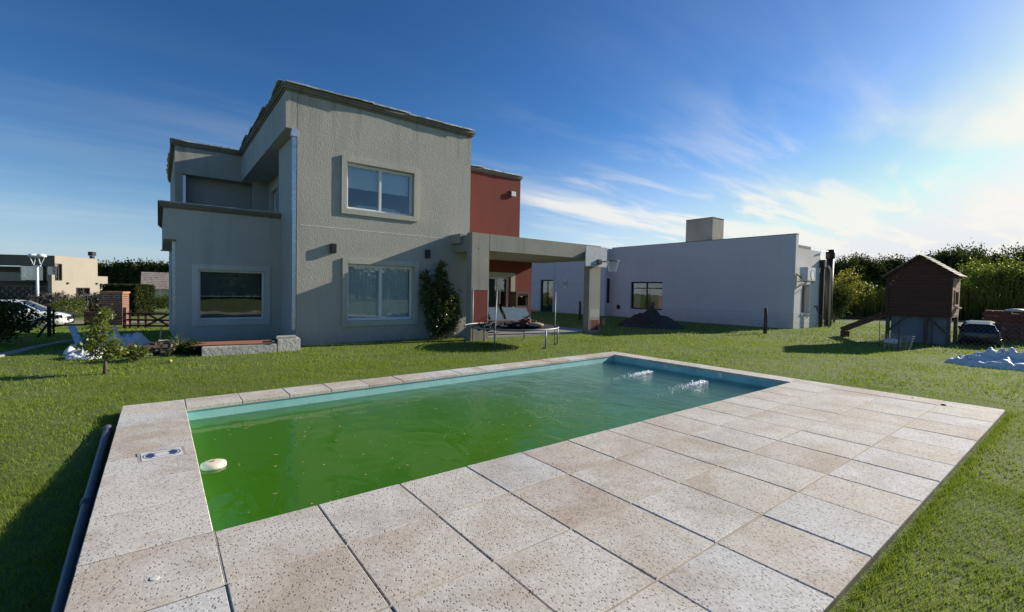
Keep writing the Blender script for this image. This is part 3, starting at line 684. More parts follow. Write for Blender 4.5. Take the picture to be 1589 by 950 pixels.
# side wall, recess, rear walls
mb = MB(); mb.box(XL+.001, XL+.25, YF+.251, 12.1, -.3, 5.559); mb.box(XL+.25, 3.24, 11.9, 12.1, -.3, 5.558); mb.build('side_wall', M['stucco_pale'], H)
DW = (15.5, 16.7, 3.35, 5.1)
wallmesh(TX(3.24), 12.1, 18.2, 2.9, 5.559, .2, [DW]).build('terrace_wall', M['stucco'], H)
win_y(TX(3.24), *DW, surround=.1, prot=.03, panes=1, name='terrace_window', room_d=.9, fwid=.06)
mb = MB(); mb.box(.45, 3.24, 18.1, 18.3, 2.8, 5.519); mb.build('terrace_wall', M['stucco'], H)
mb = MB(); mb.box(7.7, 7.95, YF+.251, 17.5, -.3, 6.49); mb.box(2.7, 7.7, 17.3, 17.55, -.3, 6.49); mb.build('rear_wall', M['stucco'], H)
mb = MB(); mb.box(3.6, 7.65, 10.1, 17.2, 5.91, 5.96); mb.build('flat_roof', M['concrete'], H)
# lower left wing
YB = 11.8; T2 = TY(YB); XW = .12; W3 = (.60, 2.20, .50, 1.88)
wallmesh(T2, XW, XL-.001, -.4, 3.5, .25, [W3]).build('wing_wall', M['stucco_wing_fill'], H)
win_y(T2, *W3, blind='roller_dark', panes=1, surround=.15, prot=.03, sur_mat=M['surround_pale'])
mb = MB(); mb.box(-.15, XW-.001, YB+.001, 17.6, 2.65, 3.5); mb.build('wing_band', M['stucco_wing_fill'], H)
TW = TX(XW)
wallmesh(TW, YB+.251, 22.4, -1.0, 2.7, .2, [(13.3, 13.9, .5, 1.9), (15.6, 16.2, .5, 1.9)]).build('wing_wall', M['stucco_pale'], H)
for a in (13.3, 15.6): win_y(TW, a, a+.6, .5, 1.9, surround=.1, prot=.03, panes=1, room_d=.6)
mb = MB(); mb.box(XW+.01, 3.2, YB+.26, 22.4, 3.3, 3.42); mb.box(XW+.01, 3.2, 22.2, 22.4, -1, 3.3); mb.build('terrace_floor', M['concrete'], H)
mb = MB(); mb.tube([(-.2, 14.9, 2.52), (.1, 14.9, 2.52)], .02, 8); mb.build('spout', M['galv'], H)
# red block
YR = 12.0
RD = (10.30, 11.42, -.05, 2.02)
wallmesh(TY(YR), XRF+.001, 12.57, -.3, 2.69, .25, [RD]).build('red_wall', M['red'], H)
wallmesh(TY(YR), XRF+.001, 11.85, 2.69, 6.12, .25).build('red_wall', M['red'], H)
mb = MB(); mb.box(12.32, 12.569, YR+.251, 17, -.3, 2.69); mb.box(11.6, 11.849, YR+.251, 17, 2.69, 6.1); mb.box(8, 12.3, 16.8, 17, -.3, 2.69); mb.box(8, 11.6, 16.8, 17, 2.7, 6.1); mb.box(8, 11.59, 12.3, 16.8, 5.7, 5.8); mb.box(8, 12.55, 12.26, 16.8, 2.7, 2.78); mb.build('red_wall', M['red'], H)
cornice([(11.85, 16.9), (11.85, YR), (XRF+.004, YR)][::-1], 6.12, [(.06, .03), (.10, .07)], M['cornice'], H) if False else cornice([(XRF+.004, YR), (11.85, YR), (11.85, 16.9)], 6.12, [(.05, .025), (.10, .06)], M['cornice'], H)
flashing([(XRF+.02, YR), (11.87, YR)], 6.275, .09, H)
win_y(TY(YR), *RD, surround=.0, panes=2, room_d=2.2, name='sliding_door', rev=.16, fwid=.06)
mb = MB(TY(YR)); mb.box(10.12, 10.30, -.002, .035, -.1, 2.2); mb.box(11.42, 11.64, -.002, .035, -.1, 2.2); mb.box(10.30, 11.42, -.002, .035, 2.02, 2.2); mb.build('door_surround', M['surround'], H)
mb = MB(TY(YR)); mb.box(10.94, 10.97, -.12, -.09, .9, 1.7); mb.build('door_handle', M['alu'], H)
# cornices and loose flashing on the main parapets
MP = [(.23, 25.5), (.23, 17.58), (XO, 17.58), (XO, YF), (XRF, YF), (XRF, 17.5)]
cornice(MP, 6.5, [(.05, .03), (.06, .075), (.07, .10)], M['cornice'], H)
flashing(MP, 6.685, .13, H)
LP = [(-.15, 17.6), (-.15, YB), (XL-.002, YB)]
cornice(LP, 3.46, [(.04, .03), (.05, .08), (.06, .12)], M['cornice'], H)
mb = MB(); mb.box(-.25, XL-.01, YB-.12, YB+.2, 3.611, 3.625); mb.build('flashing_sheet', M['flash'], H)
mb = MB(T1); mb.box(2.70, 7.15, -.001, .004, 3.085, 3.11); mb.build('joint_line', M['plaster_line'], H)
mb = MB(T1); mb.box(XL-.006, XL+.006, -.001, .003, 5.56, 6.5); mb.build('joint_line', M['cornice'], H)
# downpipes
def downpipe(x, y, z0, z1, w=.095, d=.09, head=True):
    mb = MB(); mb.box(x, x+w, y, y+d, z0, z1); o = mb.build('downpipe', M['galv'], H)
    z = z0+.3
    while z < z1-.2:
        mb = MB(); mb.box(x-.006, x+w+.006, y-.006, y+d+.006, z, z+.035); mb.build('pipe_band', M['galv'], o); z += .78
    if head:
        mb = MB(); mb.box(x-.04, x+w+.02, y-.05, y+d+.02, z1-.18, z1); mb.build('pipe_head', M['galv'], o)
downpipe(XL-.105, YF+.03, .32, 5.555); downpipe(.46, 17.7, 3.45, 5.5, head=False); downpipe(XW-.085, YB+.28, 0, 2.64, .075, .07, head=False)
# porch (slab on two columns)
PX0, PX1, PY = 7.27, 13.1, 8.56; ZB, ZT = 2.69, 3.22
mb = MB(); mb.box(PX0, 7.93, PY, PY+.28, -.35, ZT); cl_ = mb.build('porch_column', M['concrete'], H, bevel=.012)
mb = MB(); mb.box(12.49, 13.12, PY+.002, PY+.28, -.35, ZB-.002); cr_ = mb.build('porch_column', M['concrete'], H, bevel=.012)
mb = MB(); mb.box(7.932, PX1, PY+.001, PY+.28, ZB, ZT-.003); mb.build('porch_beam', M['concrete'], H, bevel=.01)
mb = MB(); mb.box(7.33, 7.6, PY+.281, YF-.001, ZB-.02, ZT-.06); mb.box(7.22, 7.6, PY+.60, YF-.001, 2.93, ZT-.0); mb.build('porch_beam', M['concrete'], H)
mb = MB(); mb.box(7.6, PX1-.02, PY+.281, YR-.002, ZB+.002, 2.9); mb.build('porch_slab', M['soffit'], H)
mb = MB(); mb.box(PX1-.25, PX1, PY+.281, YR-.002, ZB+.003, ZT-.01); mb.build('porch_beam', M['concrete'], H)
def panel(x0, x1, z0, z1, mat, rim=M['plaster_line'], par=None):
    mb = MB(TY(PY)); mb.box(x0, x1, -.002, .0035, z0, z1); o = mb.build('painted_panel', mat, par)
    mb = MB(TY(PY)); ring(mb, x0-.015, x1+.015, z0-.015, z1+.015, .015, -.001, .006); mb.build('panel_edge', M['surround'], o)
panel(7.34, 7.88, .42, 1.48, M['red'], par=cl_); panel(12.62, 13.06, .02, .42, M['red'], par=cr_)
mb = MB(TY(PY+.002)); mb.box(12.55, 13.08, -.002, .003, .5, .82); mb.build('repair_patch', M['stucco'], cr_)
mb = MB(TY(PY)); mb.T = lambda p: (7.52+p[0], PY-.002-p[2], 2.74+p[1]); mb.lathe((0, 0, 0), [(.02, 0), (.02, .002)], 10); mb.build('cable_hole', M['black'], cl_)
pf = MB(); pf.prism([(7.6, 8.9), (13.3, 8.8), (13.3, YR-.01), (XRF+.01, YR-.01), (XRF+.01, 9.0)], -.3, -.045); struct(pf, 'porch_floor', M['porch'])
# lamps
def sconce(x0, x1, z0, z1, label):
    t = thing('wall_lamp', ((x0+x1)/2, YF, z0), label, 'wall lamp', 'black box lamps on the grey front wall')
    mb = MB(T1); mb.box(x0, x1, 0.0, .105, z0, z1); mb.build('lamp_body', M['black'], t, bevel=.004)
    mb = MB(T1); mb.box(x0+.02, x1-.02, .105, .108, z0+.03, z1-.03); mb.build('lamp_glass', M['darkmetal'], t)
sconce(3.46, 3.61, 2.41, 2.66, 'black box wall lamp left of the ground floor window, above its left corner')
sconce(6.33, 6.47, 2.43, 2.69, 'black box wall lamp right of the ground floor window, above the climbing shrub')
t = thing('flood_light', (11.45, YR, 5.4), 'small square white flood light high on the red wall', 'flood light')
mb = MB(TY(YR)); mb.box(11.33, 11.56, .03, .09, 5.38, 5.58); mb.build('lamp_body', M['whiteplastic'], t, bevel=.01); mb = MB(TY(YR)); mb.box(11.30, 11.40, 0, .03, 5.36, 5.62); mb.build('bracket', M['black'], t)
# basketball hoop
t = thing('basketball_hoop', (12.5, PY, 2.4), 'basketball hoop with grey backboard fixed on the right porch column', 'basketball hoop')
Tb = TY(8.30)
mb = MB(Tb); mb.box(11.97, 13.13, -.02, .02, 2.40, 3.14); mb.build('backboard', M['sheet_pale'], t, bevel=.004)
mb = MB(Tb); mb.box(12.55, 12.65, -.26, -.02, 2.5, 3.1); mb.box(12.9, 13.0, -.26, -.02, 2.5, 3.1); mb.build('backboard_bracket', M['darkmetal'], t)
hc = Vector((12.95, 7.85, 2.62)); mb = MB(); mb.tube([hc+Vector((.23*math.cos(a), .23*math.sin(a), 0)) for a in np.linspace(0, 6.2832, 21)], .011, 6, cap=False); mb.build('rim', M['darkmetal'], t)
mb = MB(); mb.box(12.6, 12.78, 8.22, 8.28, 2.50, 2.68); mb.bar((12.62, 8.25, 2.60), (12.76, 7.98, 2.61), .016); mb.bar((12.76, 8.25, 2.60), (13.1, 8.02, 2.61), .016); mb.bar((12.3, 8.27, 2.45), (12.9, 8.05, 2.60), .014); mb.build('rim_bracket', M['darkmetal'], t)
mb = MB()
for k in range(12):
    for s_ in (-1, 1):
        pts = []
        for j in range(4):
            a = 6.2832*(k+s_*j*.5)/12; r_ = .23-.033*j; pts.append(hc+Vector((r_*math.cos(a), r_*math.sin(a), -.13*j)))
        mb.tube(pts, .005, 4, cap=False)
mb.build('net', M['pillow'], t)

# block with board in front of the wing
t = thing('concrete_block', (1.2, 9.2, -.1), 'low rendered concrete block topped by a reddish board in front of the left window', 'concrete block')
mb = MB(); mb.prism([(.48, 8.74), (1.96, 8.73), (2.05, 9.5), (.55, 9.6)], -.3, .10); mb.build('block', M['render_block'], t, bevel=.015)
one(MB().prism([(.30, 9.02), (1.86, 8.72), (2.05, 9.88), (.55, 10.0)], .103, .128), 'wooden_board', M['woodred'], 'reddish brown board lying on the low concrete block', 'board')
one(MB().prism([(1.99, 8.79), (2.50, 8.80), (2.55, 9.3), (2.08, 9.35)], -.3, .20), 'concrete_block', M['render_block'], 'square concrete pier right of the low block, at the foot of the downpipe', 'concrete block', bevel=.015)
one(MB().prism([(1.97, 8.83), (2.42, 8.84), (2.46, 9.2), (2.05, 9.2)], .203, .25), 'stone_slab', M['kerb'], 'thin broken slab lying on the square concrete pier', 'slab')

# ------------------------------------------------------------------ things on and by the porch
# trampoline
C0 = Vector((7.72, 7.08)); RR = 1.33; ZR = .455
tr = thing('trampoline', (C0.x, C0.y, Gf(C0.x, C0.y)), 'round trampoline without its net, junk on the mat, in front of the porch', 'trampoline')
mb = MB(); mb.tube([(C0.x+RR*math.cos(a), C0.y+RR*math.sin(a), ZR) for a in np.linspace(0, 6.2832, 41)], .021, 8, cap=False); mb.build('rim', M['steel'], tr, True)
mb = MB(); mb.lathe((C0.x, C0.y, ZR-.03), [(.02, -.10), (.7, -.065), (1.15, .01), (1.22, .018), (1.22, .024), (1.15, .016), (.7, -.055), (.02, -.09)], 40); mb.build('mat', M['net'], tr, True)
mb = MB()
for k in range(48):
    a = 6.2832*k/48; mb.tube([(C0.x+1.2*math.cos(a), C0.y+1.2*math.sin(a), ZR-.01), (C0.x+1.32*math.cos(a), C0.y+1.32*math.sin(a), ZR)], .006, 4)
tag(mb.build('springs', M['steel'], tr), kind='stuff')
for k, a in enumerate([213, 275, 328, 35, 92, 150]):
    aa = R(a); x, y = C0.x+RR*math.cos(aa), C0.y+RR*math.sin(aa); xi, yi = C0.x+RR*.93*math.cos(aa), C0.y+RR*.93*math.sin(aa)
    mb = MB(); mb.tube([(x, y, ZR), (x, y, Gf(x, y)+.02)], .02, 8); mb.tube([(x, y, Gf(x, y)+.015), (xi, yi, Gf(x, y)+.03)], .02, 8); mb.build('leg', M['steel'], tr, True)
for (x, y, zt, lean) in ((6.62, 6.36, 1.45, (.05, .02)), (7.20, 8.32, 1.52, (0, 0)), (8.95, 6.60, 1.45, (.03, .03)), (6.9, 6.22, 1.6, (.07, .08))):
    if y == 6.22: continue
    mb = MB(); mb.tube([(x, y, Gf(x, y)), (x, y, ZR), (x+lean[0], y+lean[1], zt)], .013, 8); mb.build('net_pole', M['steel'], tr, True)
def heap(cx_, cy_, z, rx, ry, h, n, mat, name, label, cat, seed, piece=(.05, .2), kind=None):
    g = random.Random(seed); mb = MB()
    for k in range(n):
        r_ = math.sqrt(g.random()); a = g.uniform(0, 6.28); x, y = cx_+rx*r_*math.cos(a), cy_+ry*r_*math.sin(a); zz = z+h*(1-r_)*g.uniform(.3, 1)
        L = g.uniform(*piece); d = Vector((g.gauss(0, 1), g.gauss(0, 1), g.gauss(0, .35))).normalized()*L/2; w = L*g.uniform(.15, .5)
        mb.bar(Vector((x, y, zz))-d, Vector((x, y, zz))+d, w, w*g.uniform(.2, .6), upv=(g.gauss(0, .3), g.gauss(0, .3), 1))
    o = one(mb, name, mat, label, cat)
    if kind: o['kind'] = kind
    return o
def cloth(cx_, cy_, z, rx, ry, h, mat, name, label, cat, seed, n=26, peaks=(), rz=0, sharp=1.0):
    """rumpled sheet with thickness lying on the ground"""
    g = random.Random(seed); sx, sy = g.uniform(0, 50), g.uniform(0, 50); vs = []; 
    for i in range(n+1):
        for j in range(n+1):
            u, v = i/n*2-1, j/n*2-1; rim = max(abs(u), abs(v)); q = Vector((u*2.6+sx, v*2.6+sy, 0)); q = q+Vector((noise.noise(q*.9), noise.noise(q*.9+Vector((9, 2, 4))), 0))*.9
            rg = lambda w_: 1-min(1, abs(noise.noise(w_))*3.2)
            hh = .42+.55*noise.noise(q*.75)+.9*abs(noise.noise(q*1.25+Vector((4, 1, 0))))+.25*abs(noise.noise(q*2.6))
            zz = h*(.25+hh)
            for (pu, pv, ph, pr) in peaks:
                t_ = max(0, 1-math.hypot(u-pu, v-pv)/pr); t_ = t_*t_*(3-2*t_)
                zz += ph*t_*(.55+1.9*abs(noise.noise(q*1.3+Vector((3, 7, 1)))))
            zz *= (1-rim**10)
            edge = 1+.18*noise.noise(Vector((math.atan2(v, u)*1.5+sx, rim, sy)))
            k = 1/math.sqrt(max(1, (u*u+v*v)/(rim*rim+1e-6))**.6)
            X_, Y_ = u*rx*edge*k, v*ry*edge*k
            vs.append((cx_+X_*math.cos(rz)-Y_*math.sin(rz), cy_+X_*math.sin(rz)+Y_*math.cos(rz), z+zz+.006))
    fs = [(i*(n+1)+j, (i+1)*(n+1)+j, (i+1)*(n+1)+j+1, i*(n+1)+j+1) for i in range(n) for j in range(n)]
    mb = MB(); mb.add(vs, fs); o = one(mb, name, mat, label, cat)
    o.data.polygons.foreach_set('use_smooth', [True]*len(o.data.polygons))
    so_ = o.modifiers.new('thickness', 'SOLIDIFY'); so_.thickness = .006; so_.offset = 1; return o
heap(7.0, 7.3, ZR-.02, .45, .5, .12, 60, M['net'], 'safety_net', 'black safety net heaped on the left side of the trampoline', 'safety net', 4, (.08, .3))
heap(8.0, 7.5, ZR-.03, .5, .35, .10, 50, M['net'], 'torn_fabric', 'dark torn fabric lying at the middle of the trampoline mat', 'fabric', 5, (.08, .25))
heap(8.45, 7.35, ZR-.02, .26, .3, .36, 70, M['rust'], 'wire_bundle', 'tangle of rusty wire and twigs standing on the right of the trampoline', 'wire bundle', 6, (.1, .32))
one(MB().lathe((8.55, 7.0, ZR-.02), [(.05, 0), (.22, .0), (.24, .06), (.12, .1), (.02, .1)], 14), 'sack', M['rubble'], 'flat grey sack at the right rim of the trampoline', 'sack', smooth=True)
def board(p, label, mat, name='white_board'):
    mb = MB(); a, b, c, d = [Vector(q) for q in p]; n_ = (b-a).cross(d-a).normalized()*.03
    mb.add([a, b, c, d, a+n_, b+n_, c+n_, d+n_], [(0, 1, 2, 3), (7, 6, 5, 4), (0, 1, 5, 4), (1, 2, 6, 5), (2, 3, 7, 6), (3, 0, 4, 7)]); return one(mb, name, mat, label, 'board')
board([(9.45, 9.55, .42), (10.25, 9.2, .40), (10.05, 9.3, .86), (9.25, 9.65, .88)], 'wide white board leaning on the porch, right of the other', M['boardwhite'])
board([(8.88, 9.75, .42), (9.32, 9.6, .42), (9.15, 9.7, .86), (8.75, 9.85, .88)], 'narrow white board leaning on the porch, left of the wide one', M['boardwhite'])
board([(8.55, 9.95, .40), (8.68, 9.9, .40), (8.6, 9.95, .92), (8.48, 10.0, .92)], 'raw wood plank leaning beside the white boards', M['oldwood'], 'plank')
tb_ = thing('workbench', (9.5, 9.9, -.045), 'dark low bench on the porch that carries the leaning boards', 'bench')
mb = MB(); mb.box(8.5, 10.4, 9.72, 10.2, .36, .41); mb.build('top', M['woodpost'], tb_)
for x in (8.55, 10.3):
    for y in (9.76, 10.12): mb = MB(); mb.box(x, x+.06, y, y+.06, -.045, .36); mb.build('leg', M['woodpost'], tb_)
ct = thing('broken_cabinet', (11.6, 11.4, -.045), 'broken brown wooden cabinet on legs against the red wall', 'cabinet')
Tc = TY(11.42)
mb = MB(Tc); ring(mb, 11.28, 11.98, .80, 1.42, (.07, .07, .04, .08), -.4, .0); mb.build('carcass', M['woodpost'], ct)
mb = MB(Tc); mb.box(11.28, 11.98, -.42, -.40, .80, 1.42); mb.build('back_panel', M['woodbrown'], ct)
mb = MB(Tc); mb.add([(11.36, -.05, 1.33), (11.92, -.06, 1.34), (11.9, -.04, 1.24), (11.72, -.05, 1.27), (11.6, -.03, 1.19), (11.45, -.05, 1.25), (11.36, -.04, 1.18)], [tuple(range(7))]); mb.add([(11.80, -.03, .85), (11.91, -.03, .85), (11.91, -.03, 1.15), (11.84, -.03, 1.2), (11.80, -.03, 1.08), (11.83, -.03, 1.0)], [tuple(range(6))]); mb.build('torn_veneer', M['woodlit'], ct, fix=False)
for x in (11.30, 11.90):
    for d in (-.36, -.03): mb = MB(Tc); mb.box(x, x+.06, d-.04, d, -.045, .8); mb.build('leg', M['woodpost'], ct)
one(MB().box(11.15, 12.3, 11.15, 11.45, .62, .70), 'dark_shelf', M['black'], 'dark shelf in front of the broken cabinet', 'shelf')
# climber on the facade
t = thing('climbing_shrub', (6.72, 9.45, -.1), 'tall dark glossy shrub growing against the grey wall right of the ground floor window', 'shrub')
P = []; tones = []
for (c, r_, nc, sd_) in (((6.72, 9.42, .75), (.62, .34, 1.0), 330, 1), ((6.45, 9.5, 1.35), (.42, .25, .55), 130, 2), ((6.78, 9.55, 1.95), (.2, .18, .42), 50, 3), ((6.9, 9.4, .9), (.56, .32, .85), 220, 4), ((6.28, 9.55, 1.85), (.16, .15, .2), 20, 5)):
    p_, t_ = clumps(c, r_, nc, 15, .06, sd_, .6); P.append(p_); tones.append(t_)
P = np.concatenate(P); tones = np.concatenate(tones); P[:, 1] = np.minimum(P[:, 1], YF-.03); P[:, 2] = np.maximum(P[:, 2], -.08)
V, F, a = leafcloud(P, .085, tones, .5, .5); rawmesh('crown', V, F, M['leafclimb'], a, t)
mb = MB()
for k in range(5): mb.tube([(6.6+.06*k, 9.5, -.15), (6.5+.12*k, 9.5, .7), (6.35+.2*k, 9.55, 1.5)], [.025, .018, .008], 6)
mb.build('trunk', M['bark'], t, True)
for ch in t.children:
    if ch.name.startswith('crown'): ch.location = -Vector(t.location)

# ------------------------------------------------------------------ neighbour house
Nh = thing('neighbour_house', (25, 12, -.1), 'single-storey mauve house with tall parapet behind the lawn', 'house')
XN = 23.27; YN = 5.64; TN = TX(XN)
NW1 = (12.72, 15.02, .45, 2.14)
wallmesh(TN, YN, 16.6, -.4, 4.35, .28, [NW1]).build('parapet_wall', M['mauve'], Nh)
mb = MB(); mb.box(XN-.015, XN+.3, YN-.012, 16.59, 4.352, 4.38); mb.build('coping', M['cornice'], Nh)
win_y(TN, *NW1, surround=0, panes=2, frame=M['darkmetal'], parent=Nh, room_d=2.5, rev=.14, fwid=.06, mull=13.9)
mb = MB(TN); mb.box(NW1[0]+.06, NW1[1]-.06, -.17, -.12, 1.72, 1.78); mb.build('window_transom', M['darkmetal'], Nh)
mb = MB(TN)
for a in np.arange(12.82, 13.7, .09): mb.box(a, a+.06, -.30, -.28, .5, 1.7)
for a in np.arange(14.5, 14.9, .09): mb.box(a, a+.06, -.30, -.28, .5, 1.7)
tag(mb.build('curtain_folds', M['pinkcurtain'], Nh), kind='stuff')
mb = MB(); mb.box(22.68, XN-.001, 16.6, 16.75, -.5, 4.3); mb.build('return_wall', M['mauve'], Nh)
mb = MB(TY(16.6)); ring(mb, 22.86, 23.12, .75, 2.36, .04, 0, .012); mb.build('slit_window', M['darkmetal'], Nh); mb = MB(TY(16.6)); mb.box(22.9, 23.08, 0, .006, .79, 2.32); mb.build('pane', M['black'], Nh)
NW2 = (21.55, 22.95, -.12, 2.30)
wallmesh(TX(22.68), 16.75, 34, -.7, 4.3, .28, [NW2]).build('side_wall', M['mauve'], Nh)
win_y(TX(22.68), *NW2, surround=0, panes=2, frame=M['darkmetal'], parent=Nh, room_d=2.0, rev=.12, fwid=.07)
mb = MB(TX(22.68)); mb.box(21.39, 21.41, -.001, .004, -.3, 4.3); mb.box(16.7, 33, -.001, .003, 2.02, 2.03); mb.build('joint_line', M['cornice'], Nh)
mb = MB(TX(22.68)); mb.box(19.95, 20.55, 0, .03, 1.62, 2.42); o = mb.build('relief_plaque', plain('white_plaque', (.92, .90, .85), .6), Nh)
mb = MB(TX(22.68)); ring(mb, 19.99, 20.51, 1.66, 2.38, .05, .03, .05); mb.add([(20.08, .032, 1.74), (20.25, .07, 2.02), (20.08, .032, 2.30)], [(0, 1, 2)]); mb.add([(20.42, .032, 1.74), (20.25, .07, 2.02), (20.42, .032, 2.30)], [(0, 1, 2)]); mb.build('plaque_relief', M['surround'], o, fix=False)
mb = MB(lambda p: (XN-p[2], 15.95+p[0], .52+p[1])); mb.lathe((0, 0, 0), [(.16, 0), (.16, .03), (.12, .04)], 18); mb.build('round_vent', M['darkmetal'], Nh)
NW3 = (24.15, 25.15, .60, 2.02)
wallmesh(TY(YN+.003), XN+.281, 26.3, -.4, 3.72, .25, [NW3]).build('end_wall', M['mauve'], Nh)
mb = MB(); mb.box(XN+.001, XN+.28, YN+.0015, YN+.24, -.4, 3.7); mb.build('end_wall', M['mauve'], Nh)
win_y(TY(YN+.003), *NW3, surround=0, panes=1, frame=M['alu'], parent=Nh, room_d=1.5, rev=.2, fwid=.05)
mb = MB(TY(YN)); mb.box(24.05, 25.25, -.01, .04, .55, .598); mb.build('window_sill', M['surround'], Nh)
mb = MB(); mb.box(26.05, 26.29, YN+.26, 34, -.4, 3.7); mb.box(XN+.3, 26.04, YN+.3, 34, 3.3, 3.5); mb.box(XN+.3, 26, 33.8, 34, -.5, 3.7); mb.build('roof', M['mauve'], Nh)
mb = MB(); mb.box(24.3, 25.9, YN+.3, 7.2, 3.72, 3.95); mb.build('roof_box', M['darkmetal'], Nh)
mb = MB(); mb.box(26.0, 27.3, 11.25, 13.0, 3.5, 6.05); ch_ = mb.build('chimney', M['concrete'], Nh)
mb = MB(); mb.box(25.98, 27.32, 11.23, 13.02, 6.052, 6.09); mb.build('chimney_cap', M['cornice'], ch_)
mb = MB(); mb.box(25.3, 26.2, 10.9, 11.3, 4.2, 4.65); mb.build('roof_vent', M['darkmetal'], Nh)
def flue(x, y, z0, z1, r_, label):
    mb = MB(); mb.tube([(x, y, z0), (x, y, z1-.45)], r_, 14); o = mb.build('flue', M['darkmetal'], Nh, True)
    mb = MB(); mb.tube([(x, y, z1-.45), (x, y, z1)], r_*1.22, 14); mb.build('flue_cap', M['darkmetal'], o, True)
flue(27.6, 5.62, -.1, 3.90, .17, '')
mb = MB(); mb.tube([(26.1, 5.55, 3.7), (27.5, 5.62, 3.82)], .03, 6); mb.build('flue_stay', M['darkmetal'], Nh)
mb = MB(); mb.box(26.31, 26.42, 5.45, 5.63, -.2, 3.0); mb.box(26.2, 26.45, 5.4, 5.64, 2.9, 3.3); mb.build('duct', M['darkmetal'], Nh)
mb = MB(); mb.tube([(26.62, 5.25, -.1), (26.62, 5.25, 2.75), (26.5, 5.35, 3.0)], .045, 8); mb.build('waste_pipe', M['surround'], Nh, True)
mb = MB(); mb.tube([(25.75, YN, .95), (25.75, YN-.12, .95), (25.75, YN-.14, .75)], .04, 8); mb.build('tap', M['darkmetal'], Nh)
ac = thing('air_conditioner', (24.3, 5.3, 2.2), 'white outdoor air conditioner unit bracketed above the end window of the mauve house', 'air conditioner')
AY0, AY1 = 5.16, 5.50
mb = MB(); mb.box(23.40, 24.35, AY0, AY1, 2.17, 2.80); mb.build('case', M['whiteplastic'], ac, bevel=.02)
mb = MB()
for k in range(9): mb.box(23.388, 23.40, AY0+.04, AY1-.03, 2.24+k*.06, 2.265+k*.06)
mb.build('louvre', M['blindgrey'], ac)
mb = MB(lambda p: (24.02+p[0], AY0-p[2], 2.48+p[1])); mb.lathe((0, 0, 0), [(.24, 0), (.24, .012), (.22, .014), (.2, .004), (.02, .004)], 24); mb.build('fan_grille', M['blindgrey'], ac)
mb = MB(); mb.bar((23.5, YN-.02, 2.14), (23.5, 5.12, 2.14), .04); mb.bar((24.25, YN-.02, 2.14), (24.25, 5.12, 2.14), .04); mb.bar((23.5, YN-.02, 1.85), (23.5, 5.2, 2.13), .03); mb.bar((24.25, YN-.02, 1.85), (24.25, 5.2, 2.13), .03); mb.build('bracket', M['steel'], ac)
mb = MB(); mb.tube([(23.3, YN-.03, 2.5), (23.3, 5.5, 2.4), (23.4, 5.4, 2.3)], .025, 6); mb.build('pipe', M['black'], ac)

# soil mound, fence, posts, stump
def mound(cx_, cy_, rx, ry, h, mat, name, label, cat, seed, n=28):
    vs = []; z0 = Gf(cx_, cy_)
    for i in range(n+1):
        for j in range(n+1):
            u, v = i/n*2-1, j/n*2-1; r_ = min(1, math.hypot(u, v)); q = Vector((u*3+seed, v*3, 0))
            vs.append((cx_+u*rx, cy_+v*ry, z0-.03+max(0, h*(.5+.5*math.cos(math.pi*r_))**.9*(1+.55*noise.noise(q*1.3))+.10*noise.noise(q*3.5)*(1-r_)**.5+.05*noise.noise(q*9)*(1-r_)**.5)))
    mb = MB(); mb.add(vs, [(i*(n+1)+j, (i+1)*(n+1)+j, (i+1)*(n+1)+j+1, i*(n+1)+j+1) for i in range(n) for j in range(n)]); return one(mb, name, mat, label, cat)
mound(18.0, 9.75, 1.7, 1.9, .72, M['soil'], 'soil_mound', 'mound of dark soil in front of the mauve house window', 'soil mound', 3)
fe = thing('wire_fence', (19.2, 6, -.1), 'low chain-link fence on dark wooden posts between lawn and mauve house', 'fence')
FP = [(18.05, 14.35, .93), (18.95, 10.32, 1.0), (19.31, 5.18, .96), (19.9, .2, .9), (20.3, -3.2, .9)]
for (x, y, zt) in FP:
    if y in (.2, -3.2): mb = MB(); mb.tube([(x, y, -.2), (x, y, zt-.1)], .025, 8)
    else: mb = MB(); mb.tube([(x, y, -.2), (x+.02, y, zt*.6), (x, y, zt)], [.075, .07, .065], 8)
    mb.build('post', M['woodpost'], fe, True)
wmb = MB()
for i in range(1, len(FP)-1):
    a = Vector((FP[i][0], FP[i][1], -.08)); b = Vector((FP[i+1][0], FP[i+1][1], -.08)); L = (b-a).length; n = int(L/.13)
    for z in (.12, .5, .85): wmb.tube([a+Vector((0, 0, z)), (a+b)/2+Vector((0, 0, z-.03)), b+Vector((0, 0, z))], .003, 3, cap=False)
    for k in range(-6, n):
        for s_ in (0, 1):
            p0 = max(0, k) if not s_ else max(0, k); q0, q1 = k, k+6
            lo, hi = max(q0, 0), min(q1, n)
            if hi <= lo: continue
            za, zb = (lo-q0)/6*.85, (hi-q0)/6*.85
            if s_: za, zb = .85-za, .85-zb
            wmb.tube([a+(b-a)*(lo/n)+Vector((0, 0, za)), a+(b-a)*(hi/n)+Vector((0, 0, zb))], .0022, 3, cap=False)
tag(wmb.build('wire_mesh', M['steel'], fe, fix=False), kind='stuff')
one(MB().tube([(16.05, 10.9, -.2), (16.05, 10.9, .25)], .09, 8), 'wooden_stump', M['oldwood'], 'short wooden stump standing right of the porch column', 'stump')

